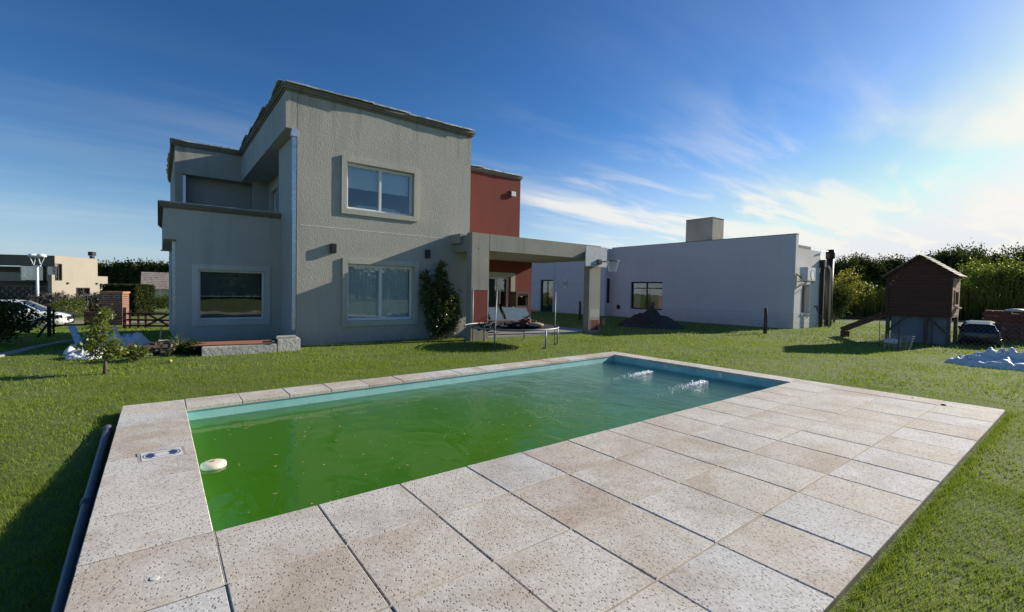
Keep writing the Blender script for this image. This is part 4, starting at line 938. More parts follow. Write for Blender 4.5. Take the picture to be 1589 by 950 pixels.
# ------------------------------------------------------------------ playhouse
ph = thing('playhouse', (21.4, .7, -.1), 'dark brown wooden playhouse on stilts with a pitched shingle roof', 'playhouse')
PHX = 20.5; PHD = 21.75; PY0, PY1 = -.15, 1.57; PZ0, PZE, PZR = .90, 2.26, 2.93; PYM = .70
TP = TX(PHX)
z = PZ0; k = 0
while z < PZR-.05:
    z1 = min(z+.118, PZR); 
    def lim(zz): return (PY0, PY1) if zz <= PZE else (PYM-(PYM-PY0)*(PZR-zz)/(PZR-PZE), PYM+(PY1-PYM)*(PZR-zz)/(PZR-PZE))
    (a0, a1), (b0, b1) = lim(z), lim(z1-.006); d = random.uniform(0, .006)
    mb = MB(TP); mb.add([(a0, d+.012, z), (a1, d+.012, z), (b1, d, z1-.006), (b0, d, z1-.006), (a0, -.03, z), (a1, -.03, z), (b1, -.03, z1-.006), (b0, -.03, z1-.006)],
                        [(0, 1, 2, 3), (7, 6, 5, 4), (0, 1, 5, 4), (1, 2, 6, 5), (2, 3, 7, 6), (3, 0, 4, 7)])
    mb.build('plank', M['woodbrown'], ph); z = z1
for y in (PY0-.015, PY1-.055):
    mb = MB(TP); mb.box(y, y+.07, -.05, .03, PZ0-.05, PZE); mb.build('corner_board', M['woodbrown'], ph)
# sunlit side with its window opening; sunlight put into a paler board colour
TS = TY(PY0)
z = PZ0
while z < PZE-.02:
    z1 = z+.118; zc_ = (z+z1)/2
    segs = [(PHX+.06, PHD)] if not 1.25 < zc_ < 1.75 else [(PHX+.06, PHX+.35), (PHX+.95, PHD)]
    for (a0, a1) in segs: mb = MB(TS); mb.box(a0, a1, -.03, random.uniform(.004, .012), z, z1-.006); mb.build('plank', M['woodlit'], ph)
    z = z1
mb = MB(TS); ring(mb, PHX+.32, PHX+.98, 1.22, 1.76, .06, -.03, .03); mb.build('window', M['woodlit'], ph)
mb = MB(TS); mb.box(PHX+.36, PHX+.94, .03, .12, 1.14, 1.19); mb.build('window_shelf', M['woodlit'], ph)
mb = MB(); mb.box(PHX+.03, PHD, PY1-.03, PY1, PZ0, PZE); mb.box(PHD-.03, PHD, PY0, PY1, PZ0, PZE); mb.box(PHX, PHD, PY0, PY1, PZ0-.06, PZ0-.002); mb.build('rear_wall', M['woodbrown'], ph)
for s_ in (-1, 1):      # shingle courses
    yE = PYM+s_*.985; zE = 2.19; n = 7
    for k in range(n):
        f0, f1 = k/n, (k+1)/n+.03
        for q in range(4):
            xa = PHX-.10+q*.37; xb = xa+.364
            p = lambda f, x, h: (x, PYM+(yE-PYM)*f, PZR+.03-(PZR-zE)*f+h)
            j_ = random.uniform(0, .008)
            mb = MB(); mb.add([p(f0, xa, .012), p(f0, xb, .012), p(f1, xb, .045+j_), p(f1, xa, .045+j_), p(f0, xa, -.002), p(f0, xb, -.002), p(f1, xb, .018+j_), p(f1, xa, .018+j_)],
                              [(0, 1, 2, 3), (7, 6, 5, 4), (0, 1, 5, 4), (1, 2, 6, 5), (2, 3, 7, 6), (3, 0, 4, 7)]); mb.build('shingle', M['shingle'], ph)
mb = MB()
for s_ in (-1, 1): mb.bar((PHX-.12, PYM, PZR-.02), (PHX-.12, PYM+s_*.96, 2.18), .03, .10, upv=(1, 0, 0)); mb.bar((PHX-.08, PYM+s_*.90, 2.19), (PHD+.05, PYM+s_*.90, 2.19), .05)
mb.build('barge_board', M['woodbrown'], ph)
for (x, y) in ((PHX+.03, PY0+.05), (PHX+.03, .48), (PHX+.03, PY1-.06), (PHD-.08, PY0+.05), (PHD-.08, PY1-.06)):
    mb = MB(); mb.box(x-.05, x+.05, y-.05, y+.05, -.25, PZ0-.06); mb.build('stilt', M['woodpost'], ph)
mb = MB(); mb.bar((PHX+.0, PY1-.08, .28), (PHX+.0, 1.0, .84), .06); mb.build('brace', M['woodpost'], ph)
mb = MB(); mb.bar((PHX+.0, PY0+.08, .28), (PHX+.0, .42, .84), .06); mb.build('brace', M['woodpost'], ph)
one(MB().box(PHX+.25, PHX+.28, PY0+.06, PY1-.1, -.12, .84), 'grey_sheet', M['sheet'], 'blue-grey sheet standing behind the stilts under the playhouse', 'sheet')
sl = thing('slide', (21.2, 2.4, -.1), 'dark wooden slide running down from the left side of the playhouse', 'slide')
mb = MB(); mb.bar((21.2, PY1+.02, .90), (21.2, 3.02, .14), .5, .04); mb.build('slide_bed', M['woodbrown'], sl)
for x in (20.95, 21.45): mb = MB(); mb.bar((x, PY1+.02, .96), (x, 3.05, .18), .035, .17); mb.build('side_rail', M['woodbrown'], sl)
mb = MB(); mb.bar((21.2, 2.98, .12), (21.2, 2.98, -.15), .3, .08); mb.build('foot', M['woodbrown'], sl)
# plant guard with a stake in front of the playhouse
t = thing('plant_guard', (17.6, .6, -.1), 'low round wire guard with a thin stake in front of the playhouse', 'plant guard')
mb = MB(); gc = Vector((17.75, .62))
for k in range(14):
    a = 6.2832*k/14; mb.tube([(gc.x+.3*math.cos(a), gc.y+.3*math.sin(a), -.12), (gc.x+.4*math.cos(a), gc.y+.4*math.sin(a), .31)], .005, 4)
for z_ in (0, .08, .16, .24, .31):
    r_ = .3+.1*(z_+.12)/.43; mb.tube([(gc.x+r_*math.cos(a), gc.y+r_*math.sin(a), z_) for a in np.linspace(0, 6.2832, 17)], .005, 4, cap=False)
mb.build('wire_ring', M['surround'], t)
mb = MB(); mb.tube([(16.95, .42, -.15), (16.96, .42, .72)], .018, 6); mb.build('stake', M['woodpost'], t)
t = thing('dry_weed', (17.4, 1.0, -.1), 'tall thin bare stem rising before the playhouse wall', 'weed'); mb = MB(); mb.tube([(17.4, .98, -.1), (17.42, 1.0, .8), (17.5, .93, 1.7)], [.01, .008, .004], 5); mb.build('stem', M['bark'], t)
one(MB().lathe((18.6, .95, Gf(18.6, .95)+.1), [(.05, -.05), (.2, 0), (.22, .08), (.1, .14), (.02, .15)], 12), 'white_sack', M['pillow'], 'small white sack on the grass under the playhouse', 'sack', smooth=True)
# white tarp heap on the lawn
o = cloth(15.35, -1.95, -.1, 1.12, .66, .15, M['tarp'], 'crumpled_tarp', 'crumpled white plastic tarp heap on the lawn right of the pool deck', 'tarp', 11, 64, peaks=((-.12, .2, .26, .34), (.25, -.1, .09, .7), (.6, .0, .09, .6), (-.5, .1, .09, .7)), rz=R(-62))
# bricks and stored things at the right edge
bp = thing('brick_stack', (26.2, -1.6, -.1), 'long stack of reddish bricks at the right edge behind the tarp', 'brick stack')
mb = MB()
g = random.Random(9)
for lay in range(11):
    for k in range(15):
        for r_ in range(2):
            x = 25.3+r_*.26+g.uniform(-.01, .01); y = -3.9+k*.235+g.uniform(-.01, .01)+(.06 if lay % 2 else 0)
            if lay > 8 and g.random() < .4: continue
            mb.box(x, x+.25, y, y+.225, -.1+lay*.105, -.1+lay*.105+.098)
tag(mb.build('bricks', M['brick'], bp), kind='stuff')
one(MB().box(25.35, 25.6, -2.1, -1.75, 1.08, 1.40), 'cement_bag', M['surround'], 'upright pale bag standing on the brick stack', 'bag', bevel=.03)
one(MB().lathe((25.5, -1.2, 1.02), [(.1, 0), (.3, .02), (.28, .08), (.05, .12)], 12), 'white_basin', M['whiteplastic'], 'upturned white basin lying on the brick stack', 'basin', smooth=True)
one(MB().tube([(26.4, -2.9, -.1), (26.4, -2.9, 2.6)], .05, 8), 'thin_post', M['woodpost'], 'thin pale post rising behind the brick stack', 'post')

# ------------------------------------------------------------------ cars
def car(name, loc, rz, paint, label, L=4.35, Wd=1.78, Hh=1.48):
    t = thing(name, loc, label, 'car'); W2_ = Wd/2
    # profile stations along x (front = +L/2): (x, z_low, z_belt, half width)
    st = [(-2.17, .42, .80, .72), (-2.10, .28, .98, .82), (-1.6, .22, 1.02, .88), (-.6, .20, .96, .89), (.5, .20, .93, .89), (1.15, .22, .90, .88), (1.75, .24, .80, .84), (2.08, .27, .68, .74), (2.17, .36, .58, .60)]
    vs = []; fs = []; n = 10
    for (x, zl, zb, w) in st:
        prof = [(-w*.86, zl), (-w*.97, zl+.12), (-w, (zl+zb)/2), (-w*.98, zb-.10), (-w*.88, zb), (w*.88, zb), (w*.98, zb-.10), (w, (zl+zb)/2), (w*.97, zl+.12), (w*.86, zl)]
        vs += [(x, a, b+(.03 if abs(a) < w*.9 and b > zl+.2 else 0)) for a, b in prof]
    for i in range(len(st)-1):
        for k in range(n): fs.append((i*n+k, i*n+(k+1) % n, (i+1)*n+(k+1) % n, (i+1)*n+k))
    fs += [tuple(range(n)), tuple(len(vs)-1-k for k in range(n))]
    rot = lambda p: (p[0]*math.cos(rz)-p[1]*math.sin(rz)+loc[0], p[0]*math.sin(rz)+p[1]*math.cos(rz)+loc[1], p[2]+loc[2])
    mb = MB(rot); mb.add(vs, fs); mb.build('body', paint, t, True)
    # cabin: glass house and roof
    cab = [(-2.02, .98, .74, .98, .70), (-1.72, .98, .80, 1.36, .60), (-1.0, .95, .82, 1.46, .60), (0, .94, .82, 1.48, .60), (.45, .93, .81, 1.44, .58), (1.25, .92, .76, .95, .74)]
    gv = []; gf = []
    for (x, z0, w0, z1, w1) in cab: gv += [(x, -w0, z0-.04), (x, -w1, z1-.05), (x, w1, z1-.05), (x, w0, z0-.04)]
    for i in range(len(cab)-1):
        for k in range(3): gf.append((i*4+k, i*4+k+1, i*4+4+k+1, i*4+4+k))
    mb = MB(rot); mb.add(gv, gf); mb.build('windows', M['black'] if paint is M['cardark'] else carglass, t)
    rv = []; rf = []
    rc = [(-1.78, .58, 1.33), (-1.0, .60, 1.45), (0, .60, 1.48), (.42, .57, 1.43)]
    for (x, w, z_) in rc: rv += [(x, -w-.015, z_-.035), (x, -w*.7, z_+.02), (x, w*.7, z_+.02), (x, w+.015, z_-.035)]
    for i in range(len(rc)-1):
        for k in range(3): rf.append((i*4+k, i*4+k+1, i*4+4+k+1, i*4+4+k))
    mb = MB(rot); mb.add(rv, rf)
    for s_ in (-1, 1):
        mb.bar((.42, s_*.585, 1.42), (1.22, s_*.75, .95), .05, .05); mb.bar((-.55, s_*.61, 1.44), (-.62, s_*.83, .94), .06, .04); mb.bar((-1.35, s_*.60, 1.40), (-1.75, s_*.81, .97), .16, .04)
    mb.build('roof', paint, t, fix=False)
    for (x, s_) in ((1.35, -1), (1.35, 1), (-1.35, -1), (-1.35, 1)):
        mb = MB(rot); c = (x, s_*.80, .31); mb.tube([(x, s_*.70, .31), (x, s_*.90, .31)], .315, 20); w = mb.build('wheel', M['tyre'], t, True)
        mb = MB(rot); mb.tube([(x, s_*.895, .31), (x, s_*.91, .31)], [.20, .19], 16); mb.build('rim', M['chrome'], w)
    mb = MB(rot); mb.box(2.10, 2.20, -.45, .45, .46, .66); mb.box(2.06, 2.15, -.6, .6, .27, .38); mb.build('grille', M['black'], t)
    mb = MB(rot); mb.box(2.195, 2.215, -.25, .25, .40, .50); mb.build('number_plate', M['whiteplastic'], t)
    for s_ in (-1, 1):
        mb = MB(rot); mb.add([(1.80, s_*.835, .66), (2.10, s_*.68, .60), (2.17, s_*.52, .60), (2.165, s_*.52, .70), (2.06, s_*.68, .74), (1.72, s_*.84, .80)], [tuple(range(6))]); mb.v = [tuple(Vector(v)+Vector((0, 0, .0))) for v in mb.v]; o = mb.build('headlight', M['chrome'], t, fix=False)
        so_ = o.modifiers.new('t', 'SOLIDIFY'); so_.thickness = .04; so_.offset = 0
        mb = MB(rot); mb.box(.75, .95, s_*.98-.09, s_*.98+.09, .95, 1.08); mb.build('mirror', paint, t, bevel=.02)
    return t
carglass = plain('car_glass', (.03, .035, .04), .06, 0, .05)
car('parked_car', (-6.05, 30.35, -.98), math.atan2(-.18, .98), M['carwhite'], 'white hatchback parked beyond the gate with its nose to the right')
c_ = car('parked_car', (22.35, -.62, -.12), R(6), M['cardark'], 'low dark blue small car half hidden behind the playhouse'); c_.scale = (.57, .57, .57)

# ------------------------------------------------------------------ left background
def atp(u, v, dep):
    d = fw+r2*((u-794.5)/710.447)-u2*((v-470.3)/710.447); return CAM+d*dep
lp = thing('street_lamp', (-6.94, 42.4, Gf(-6.94, 42.4)), 'double-headed white street lamp in front of the beige house', 'street lamp')
mb = MB(); mb.tube([(-6.94, 42.4, Gf(-6.94, 42.4)), (-6.94, 42.4, 2.55)], [.09, .075], 10); mb.build('pole', M['lamp'], lp, True)
ax = Vector((.6, -.45, 0)).normalized()
mb = MB(); mb.bar(Vector((-6.94, 42.4, 2.55))-ax*.24, Vector((-6.94, 42.4, 2.55))+ax*.24, .07); mb.build('cross_bar', M['lamp'], lp)
for s_ in (-1, 1):
    c = Vector((-6.94, 42.4, 2.58))+ax*.24*s_; hd = c+ax*.06*s_+Vector((0, 0, .62))
    for q in (-1, 1): mb = MB(); mb.tube([c, hd+ax*.22*q+Vector((0, 0, -.02))], .025, 6); mb.build('head_arm', M['lamp'], lp)
    mb = MB(); mb.lathe(tuple(hd), [(.1, -.06), (.24, -.03), (.28, .02), (.24, .12), (.12, .18), (.02, .19)], 18); mb.build('lamp_head', M['lamp'], lp, True)
# beige house
BH = thing('beige_house', (-9, 50, -1), 'flat-roofed beige modern house behind the white car', 'house')
c0 = Vector((-6.69, 47.3)); dE = (Vector((-3.84, 51.4))-c0).normalized(); dS = Vector((-.86, .51)).normalized()   # lit side, front side
Tl = lambda p: (c0.x+dE.x*p[0]+dE.y*p[1], c0.y+dE.y*p[0]-dE.x*p[1], p[2])         # lit side: along dE
Tf = lambda p: (c0.x+dS.x*p[0]-(-dS.y)*(-p[1]), c0.y+dS.y*p[0]+dS.x*p[1], p[2]) if False else (c0.x+dS.x*p[0]+dS.y*-1*p[1]*0+(-.51)*p[1], c0.y+dS.y*p[0]-.86*p[1], p[2])
wallmesh(Tl, 0, 3.95, 2.0, 3.5, .3, [(.0, .62, 2.0, 2.9)]).build('upper_wall', M['beige'], BH)
wallmesh(Tl, -.25, 5.0, -1.4, 1.999, .3, [(0, .62, 1.55, 1.999), (1.85, 3.15, .4, 1.0)]).build('lit_wall', M['beige'], BH)
mb = MB(Tl); mb.box(.0, .62, -.2, -.15, 1.55, 2.9); mb.box(1.85, 3.15, -.2, -.15, .4, 1.0); mb.build('window', M['glass'], BH)
mb = MB(Tl); mb.box(0, .62, -.9, -.85, 1.5, 2.95); mb.box(1.8, 3.2, -.6, -.55, .3, 1.1); mb.build('interior', M['black'], BH)
mb = MB(Tl); ring(mb, 1.85, 3.15, .4, 1.0, .06, -.16, .02); mb.box(2.45, 2.52, -.15, .01, .46, .94); ring(mb, .28, .62, 1.55, 2.9, .06, -.14, .01); mb.build('window_frame', M['darkmetal'], BH)
for a in (1.0, 3.75): mb = MB(Tl); mb.box(a, a+.14, 0, .1, 1.28, 1.42); mb.build('spot_lamp', M['black'], BH)
mb = MB(Tl); mb.box(0, 3.9, -6, -.31, 3.2, 3.3); mb.box(3.6, 5.0, -6, -.31, 1.8, 1.9); mb.box(3.65, 3.94, -6, -.31, 1.9, 3.49); mb.box(4.7, 4.99, -6, -.31, -1.4, 1.9); mb.build('rear_wall', M['beige'], BH)
for (x, y) in ((4.12, -.6),):
    mb = MB(Tl); mb.box(x-.12, x+.12, y-.12, y+.12, 2.0, 3.75); mb.build('flue', M['darkmetal'], BH); mb = MB(Tl); mb.box(x-.19, x+.19, y-.19, y+.19, 3.78, 4.12); mb.build('flue_cap', M['darkmetal'], BH)
wallmesh(Tf, 0, 14, 2.65, 3.5, .3).build('front_band', M['beigeshade'], BH)
mb = MB(Tf); mb.box(.3, 14, -2.6, -2.4, -1.4, 2.65); mb.build('front_wall', M['beigeshade'], BH)
mb = MB(Tf); mb.box(.6, 3.4, -2.3, -2.25, 1.2, 2.5); mb.box(8, 12, -2.3, -2.25, 0, 2.4); mb.build('window', M['black'], BH)
mb = MB(Tf); mb.box(.02, 2.6, -.25, -.2, 1.55, 2.64); mb.build('window', M['glass'], BH); mb = MB(Tf); mb.box(.02, 2.7, -.9, -.85, 1.5, 2.64); mb.build('interior', M['black'], BH)
mb = MB(Tf); mb.box(2.0, 6.2, -1.0, -.9, 1.45, 2.15); mb.build('balcony_panel', M['beige'], BH)
mb = MB(Tf); mb.box(0, 14, -.3, -.1, 1.02, 1.1)
for i in range(36):
    for j in range(9):
        if (i+j) % 2: mb.box(.3+i*.28, .3+i*.28+.20, -.22, -.12, -1.1+j*.235, -1.1+j*.235+.20)
mb.build('breeze_block_wall', M['beigeshade'], BH)
# tiled-roof house
RH = thing('roofed_house', (1, 60, -1), 'small pale blue house with a steep grey tiled roof left of the main house', 'house')
mb = MB(); mb.box(-1.55, 7, 60.3, 60.5, -1.8, .95); mb.box(-1.5, 7, 60.5, 66, -1.8, .9); mb.build('wall', plain('pale_blue_wall', (.5, .56, .62), .8), RH)
for i in range(9):
    f0, f1 = i/9, (i+1)/9+.02
    mb = MB(); y0_, y1_ = 59.7+f0*3.2, 59.7+f1*3.2; z0_, z1_ = .85+f0*1.85, .85+f1*1.85
    mb.add([(-1.75, y0_, z0_+.08), (7, y0_, z0_+.08), (7, y1_, z1_), (-1.75, y1_, z1_), (-1.75, y0_, z0_-.02), (7, y0_, z0_-.02), (7, y1_, z1_-.1), (-1.75, y1_, z1_-.1)], [(0, 1, 2, 3), (7, 6, 5, 4), (0, 1, 5, 4), (1, 2, 6, 5), (2, 3, 7, 6), (3, 0, 4, 7)])
    mb.build('roof_course', M['thatch'], RH)
mb = MB(); mb.box(-.15, 0.0, 60.2, 60.31, -1.6, .9); mb.build('pilaster', M['alu'], RH)
# brick gate pillar with mailboxes, low wall, gate
P1 = atp(157, 502, 25.3); P2 = atp(190, 502, 25.3); gz = -.85
BP = thing('brick_pillar', (P1.x, P1.y, gz), 'red brick gate pillar with two white letter boxes', 'pillar')
dx = (Vector((P2.x, P2.y))-Vector((P1.x, P1.y))); pw_ = dx.length; dx.normalize(); dn = Vector((dx.y, -dx.x))
Tq = lambda p: (P1.x+dx.x*p[0]+dn.x*p[1], P1.y+dx.y*p[0]+dn.y*p[1], p[2])
def brickwork(T, a0, a1, z0, z1, dep, mat, parent, name='bricks'):
    mb = MB(T); z = z0; r_ = 0
    while z < z1-.02:
        a = a0-(0.15 if r_ % 2 else 0)
        while a < a1:
            if min(a+.275, a1)-max(a, a0) > .03: mb.box(max(a, a0), min(a+.275, a1), -dep, random.uniform(0, .01), z, z+.09)
            a += .30
        z += .115; r_ += 1
    return tag(mb.build(name, mat, parent), kind='stuff')
brickwork(Tq, 0, pw_, gz-.1, .90, .45, M['brick'], BP)
mb = MB(Tq); mb.box(.005, pw_-.005, -.44, -.006, gz-.1, .9); mb.build('mortar_core', M['paleMortar'], BP)
brickwork(Tq, -.03, pw_+.03, .90, 1.0, .5, M['brickcap'], BP, 'cap_bricks')
for a in (.12, pw_-.46): mb = MB(Tq); ring(mb, a, a+.34, .62, .78, .035, 0, .02); mb.build('letter_box', M['surround'], BP); mb = MB(Tq); mb.box(a+.04, a+.30, .0, .012, .66, .74); mb.build('letter_slot', M['darkmetal'], BP)
LW = thing('low_brick_wall', tuple(Tq((-.6, 0, gz))), 'low red brick wall left of the gate pillar with a grey meter box', 'wall')
brickwork(Tq, -.95, -.02, gz-.1, -.17, .22, M['brick'], LW)
one(MB(Tq).box(.50, .82, .03, .25, -.50, -.12), 'meter_box', M['stucco_pale'], 'grey box fixed low on the front of the brick pillar', 'meter box')
gt = thing('wooden_gate', (-.8, 27.4, -.95), 'dark wooden field gate with crossed braces beside the main house', 'gate')
A = Vector((-1.66, 28.1, 0)); B = Vector((.25, 26.65, 0))
def gp(f, z_): p = A+(B-A)*f; return Vector((p.x, p.y, z_))
for f in (.0, .12, .30, .46): mb = MB(); mb.bar(gp(f, -1.1), gp(f, .05 if f else .18), .14 if f < .1 else .1); mb.build('gate_post', M['woodbrown'], gt)
for z_ in (-.75, -.45, -.12): mb = MB(); mb.bar(gp(.05, z_), gp(1, z_), .05, .10); mb.build('rail', M['woodbrown'], gt)
for (f0, f1) in ((.48, .98), (.98, .48)): mb = MB(); mb.bar(gp(f0, -.75), gp(f1, -.1), .05, .10); mb.build('cross_brace', M['woodbrown'], gt)
mb = MB(); mb.bar(gp(.02, -.3), atp(160, 500, 24.6), .07); mb.build('cross_brace', M['woodbrown'], gt)
# fence post by the dark hedge
for i, (u, vb, vt, dep, r_) in enumerate(((76, 530, 476, 15.6, .055), (83, 528, 480, 16, .03))):
    p = atp(u, vt, dep); gz_ = Gf(p.x, p.y); mb = MB(); mb.tube([(p.x, p.y, gz_-.2), (p.x, p.y, p.z)], r_, 8)
    one(mb, 'fence_post', M['woodbrown'], ['thick dark wooden post at the end of the left bush', 'thin dark pole beside the thick wooden post at left'][i], 'post')
p = atp(57, 525, 15.4); mb = MB(); q = atp(76, 500, 15.6); mb.bar((p.x, p.y, Gf(p.x, p.y)), tuple(q), .07); one(mb, 'prop_stick', M['woodbrown'], 'slanting stick propped on the thick wooden post', 'stick')
# kerb strip
kp = [(-3.6, 8.2), (-2.9, 10.6), (-2.55, 12.4), (-2.35, 14.4), (-1.9, 16)]
mb = MB()
for i in range(len(kp)-1):
    a, b = Vector(kp[i]), Vector(kp[i+1]); n_ = Vector(((b-a).y, -(b-a).x)).normalized()*.09
    za, zb = Gf(*kp[i]), Gf(*kp[i+1])
    mb.add([(a.x-n_.x, a.y-n_.y, za+.05), (a.x+n_.x, a.y+n_.y, za+.05), (b.x+n_.x, b.y+n_.y, zb+.05), (b.x-n_.x, b.y-n_.y, zb+.05), (a.x-n_.x, a.y-n_.y, za-.1), (a.x+n_.x, a.y+n_.y, za-.1), (b.x+n_.x, b.y+n_.y, zb-.1), (b.x-n_.x, b.y-n_.y, zb-.1)], [(0, 1, 2, 3), (4, 7, 6, 5), (0, 4, 5, 1), (1, 5, 6, 2), (2, 6, 7, 3), (3, 7, 4, 0)])
struct(mb, 'kerb', M['kerb'])
# roads
def strip(name, a, b, w, mat, lift):
    a, b = Vector(a), Vector(b); n = 24; d = (b-a)/n; nn = Vector((d.y, -d.x)).normalized()*w/2; vs = []
    for i in range(n+1):
        p = a+d*i
        for s_ in (-1, -.33, .33, 1): q = p+nn*s_; vs.append((q.x, q.y, Gf(q.x, q.y)+lift+.02))
    mb = MB(); mb.add(vs, [(i*4+k, i*4+k+1, i*4+4+k+1, i*4+4+k) for i in range(n) for k in range(3)]); struct(mb, name, mat, fix=False)
strip('road', (-30, 36.5), (8, 31.5), 3.2, M['dirt'], .01)
strip('path', (30, 20), (58, -14), 2.0, M['asphalt'], .01)

# white tarp and rubble at left
cloth(-1.15, 11.2, Gf(-1.15, 11.2), .62, 1.15, .16, M['tarp'], 'white_sheeting', 'white plastic sheeting heaped behind the small citrus tree', 'sheeting', 27, 46, peaks=((-.1, -.1, .16, .7), (.5, .4, .24, .5), (-.2, .5, .16, .5)), rz=R(-18))
cloth(-1.45, 9.75, -.1, .32, .4, .10, M['tarp'], 'white_sheeting', 'low white plastic left of the small citrus tree trunk', 'sheeting', 23, 30, peaks=((-.1, .1, .10, .7),))
b_ = MB(); b_.bar((-2.05, 13.2, .33), (-1.72, 11.4, .03), .14, .02); one(b_, 'white_strip', M['tarp'], 'narrow white strip sticking up left of the sheeting', 'strip')
ru = heap(.0, 10.2, -.1, .95, .65, .30, 190, M['rubble'], 'rubble_heap', 'heap of broken masonry and dry twigs left of the concrete block', 'rubble', 31, (.08, .36), 'stuff')
heap(-.35, 9.85, -.1, .55, .45, .16, 110, M['bark'], 'twig_heap', 'heap of dry twigs in front of the rubble', 'twigs', 32, (.15, .5), 'stuff')
for i, (x, y, dx_, dz_, L_) in enumerate(((-.25, 10.55, .05, .38, .1), (.0, 10.5, .28, .30, .09), (-.55, 10.1, .3, .10, .08), (.15, 10.0, .35, .05, .12))):
    mb = MB(); mb.bar((x, y, -.02), (x+dx_, y, .05+dz_), L_, .03); one(mb, 'wood_offcut', M['oldwood'], ['upright wood offcut in the rubble heap', 'slanting wood offcut in the rubble heap', 'low wood offcut at the left of the rubble', 'wood offcut lying in front of the rubble heap'][i], 'offcut')
one(MB().lathe((-.08, 8.15, Gf(-.08, 8.15)), [(.02, 0), (.04, .02), (.04, .05), (.02, .07)], 10), 'fallen_lemon', M['leafyellow'] if False else plain('lemon_skin', (.42, .38, .10), .5), 'yellowish fruit lying on the grass before the rubble', 'fruit', smooth=True)
# small citrus tree
t = thing('citrus_tree', (-1.0, 7.3, Gf(-1, 7.3)), 'small citrus tree with bright green leaves on the left lawn', 'tree')
P = []; tn = []
for (c, r_, nc, sd_) in (((-1.0, 7.3, .36), (.33, .30, .26), 80, 1), ((-1.03, 7.3, .66), (.17, .16, .28), 40, 2), ((-.98, 7.28, .92), (.09, .09, .15), 16, 3), ((-1.2, 7.25, .45), (.16, .16, .22), 25, 4), ((-.82, 7.25, .36), (.16, .14, .16), 20, 5)):
    p_, t_ = clumps(c, r_, nc, 9, .045, sd_, .3); P.append(p_); tn.append(t_)
V, F, a = leafcloud(np.concatenate(P), .065, np.concatenate(tn), .1, .45); o = rawmesh('crown', V, F, M['leafcitrus'], a, t); o.location = -Vector(t.location)
mb = MB(); mb.tube([(-1, 7.3, -.2), (-.99, 7.3, .08), (-1.0, 7.3, .35), (-1.02, 7.3, .85)], [.035, .026, .018, .006], 8)
for k in range(7): a_ = k*2.4; zz = .1+.09*k; mb.tube([(-1, 7.3, zz), (-1+.22*math.cos(a_), 7.3+.2*math.sin(a_), zz+.15)], [.01, .004], 5)
mb.build('trunk', M['bark'], t, True)
def shrub(x, y, z, r_, h, mat, label, seed, size=.1, nc=80, per=14, cat='bush', name='bush', spread=.1, group=None):
    return tree(x, y, z, h, r_, .05, None, mat, label, cat, group, seed, nc, per, name, size, spread, trunk=True, shell=.3)
shrub(-3.75, 13.9, Gf(-3.7, 13.9), 1.3, 1.3, M['leafdark'], 'dark leafy bush at the left edge in front of the white car', 5, .09, 240, 22, spread=.12)
shrub(-5.4, 14.6, Gf(-5.4, 14.6), 1.3, 1.15, M['leafdark'], 'dark leafy bush cut off by the left edge of the photo', 15, .09, 260, 24, spread=.12)
shrub(.35, 9.3, -.1, .35, .24, M['leafdark'], 'low dark plant against the left end of the concrete block', 6, .09, 60, 10, spread=.05)
shrub(-.6, 8.75, Gf(-.6, 8.7), .32, .32, M['leafmid'], 'low weeds between the citrus tree and the rubble', 7, .08, 40, 9, spread=.06)
def bladeplant(x, y, z, n, L, mat, label, seed, name='spiky_plant', w=.02):
    g = random.Random(seed); vs = []; fs = []; at_ = []
    for k in range(n):
        a = g.uniform(0, 6.28); l = L*g.uniform(.5, 1.1); lean = g.uniform(.15, .8); b = len(vs)
        for j in range(4):
            f = j/3; r_ = l*lean*f*f*.9+.02; zz = l*f*(1-.25*lean*f); ww = w*(1-f)*.5+.001; pa = a+1.57
            for s_ in (-1, 1): vs.append((x+r_*math.cos(a)+s_*ww*math.cos(pa), y+r_*math.sin(a)+s_*ww*math.sin(pa), z+zz)); at_.append(g.random())
            if j: fs.append((b+2*j-2, b+2*j-1, b+2*j+1, b+2*j))
    o = rawmesh(name, np.array(vs), np.array(fs), mat, np.array(at_)); return tag(o, label, 'plant')
bladeplant(.12, 9.5, -.1, 45, .5, M['leafmid'], 'tuft of long grassy leaves between rubble and concrete block', 41)
bladeplant(-.1, 9.0, -.1, 35, .3, M['leafmid'], 'short grassy tuft in front of the rubble heap', 42)
# far left greenery
tree(-5.6, 38.8, Gf(-5.6, 38.8), 1.75, 1.6, .1, None, M['leafpurple'], 'purplish rounded bush below the beige house', 'bush', None, 51, 200, 34, 'bush', .11, .12)
tree(-4.0, 39.6, Gf(-4, 39.6), 1.8, 1.5, .1, None, M['leafpurple'], 'second purplish bush, nearer the brick pillar', 'bush', None, 52, 200, 34, 'bush', .11, .12)
tree(-4.3, 33.5, Gf(-4.3, 33.5), 1.5, 1.0, .2, None, M['leafmid'], 'loose olive-green shrub left of the brick pillar', 'bush', None, 53, 110, 24, 'bush', .08, .11)
hd = thing('clipped_hedge', (-1.9, 40, -1.2), 'dark clipped hedge block behind the brick pillar', 'hedge')
pts = rng.uniform(-1, 1, (9000, 3)); ax_ = rng.integers(0, 3, 9000); sg = np.sign(rng.uniform(-1, 1, 9000)); pts[np.arange(9000), ax_] = sg*rng.uniform(.9, 1.02, 9000)
a0 = atp(170, 441, 33); a1 = atp(226, 441, 33); cc_ = (a0+a1)/2; hw = (a1-a0).length/2; hdir = (a1-a0).normalized()
Ph = np.array([cc_.x, cc_.y+.9, -.05])+pts[:, :1]*hw*np.array([hdir.x, hdir.y, 0])+pts[:, 1:2]*.9*np.array([-hdir.y, hdir.x, 0])+pts[:, 2:]*np.array([0, 0, 1.4])
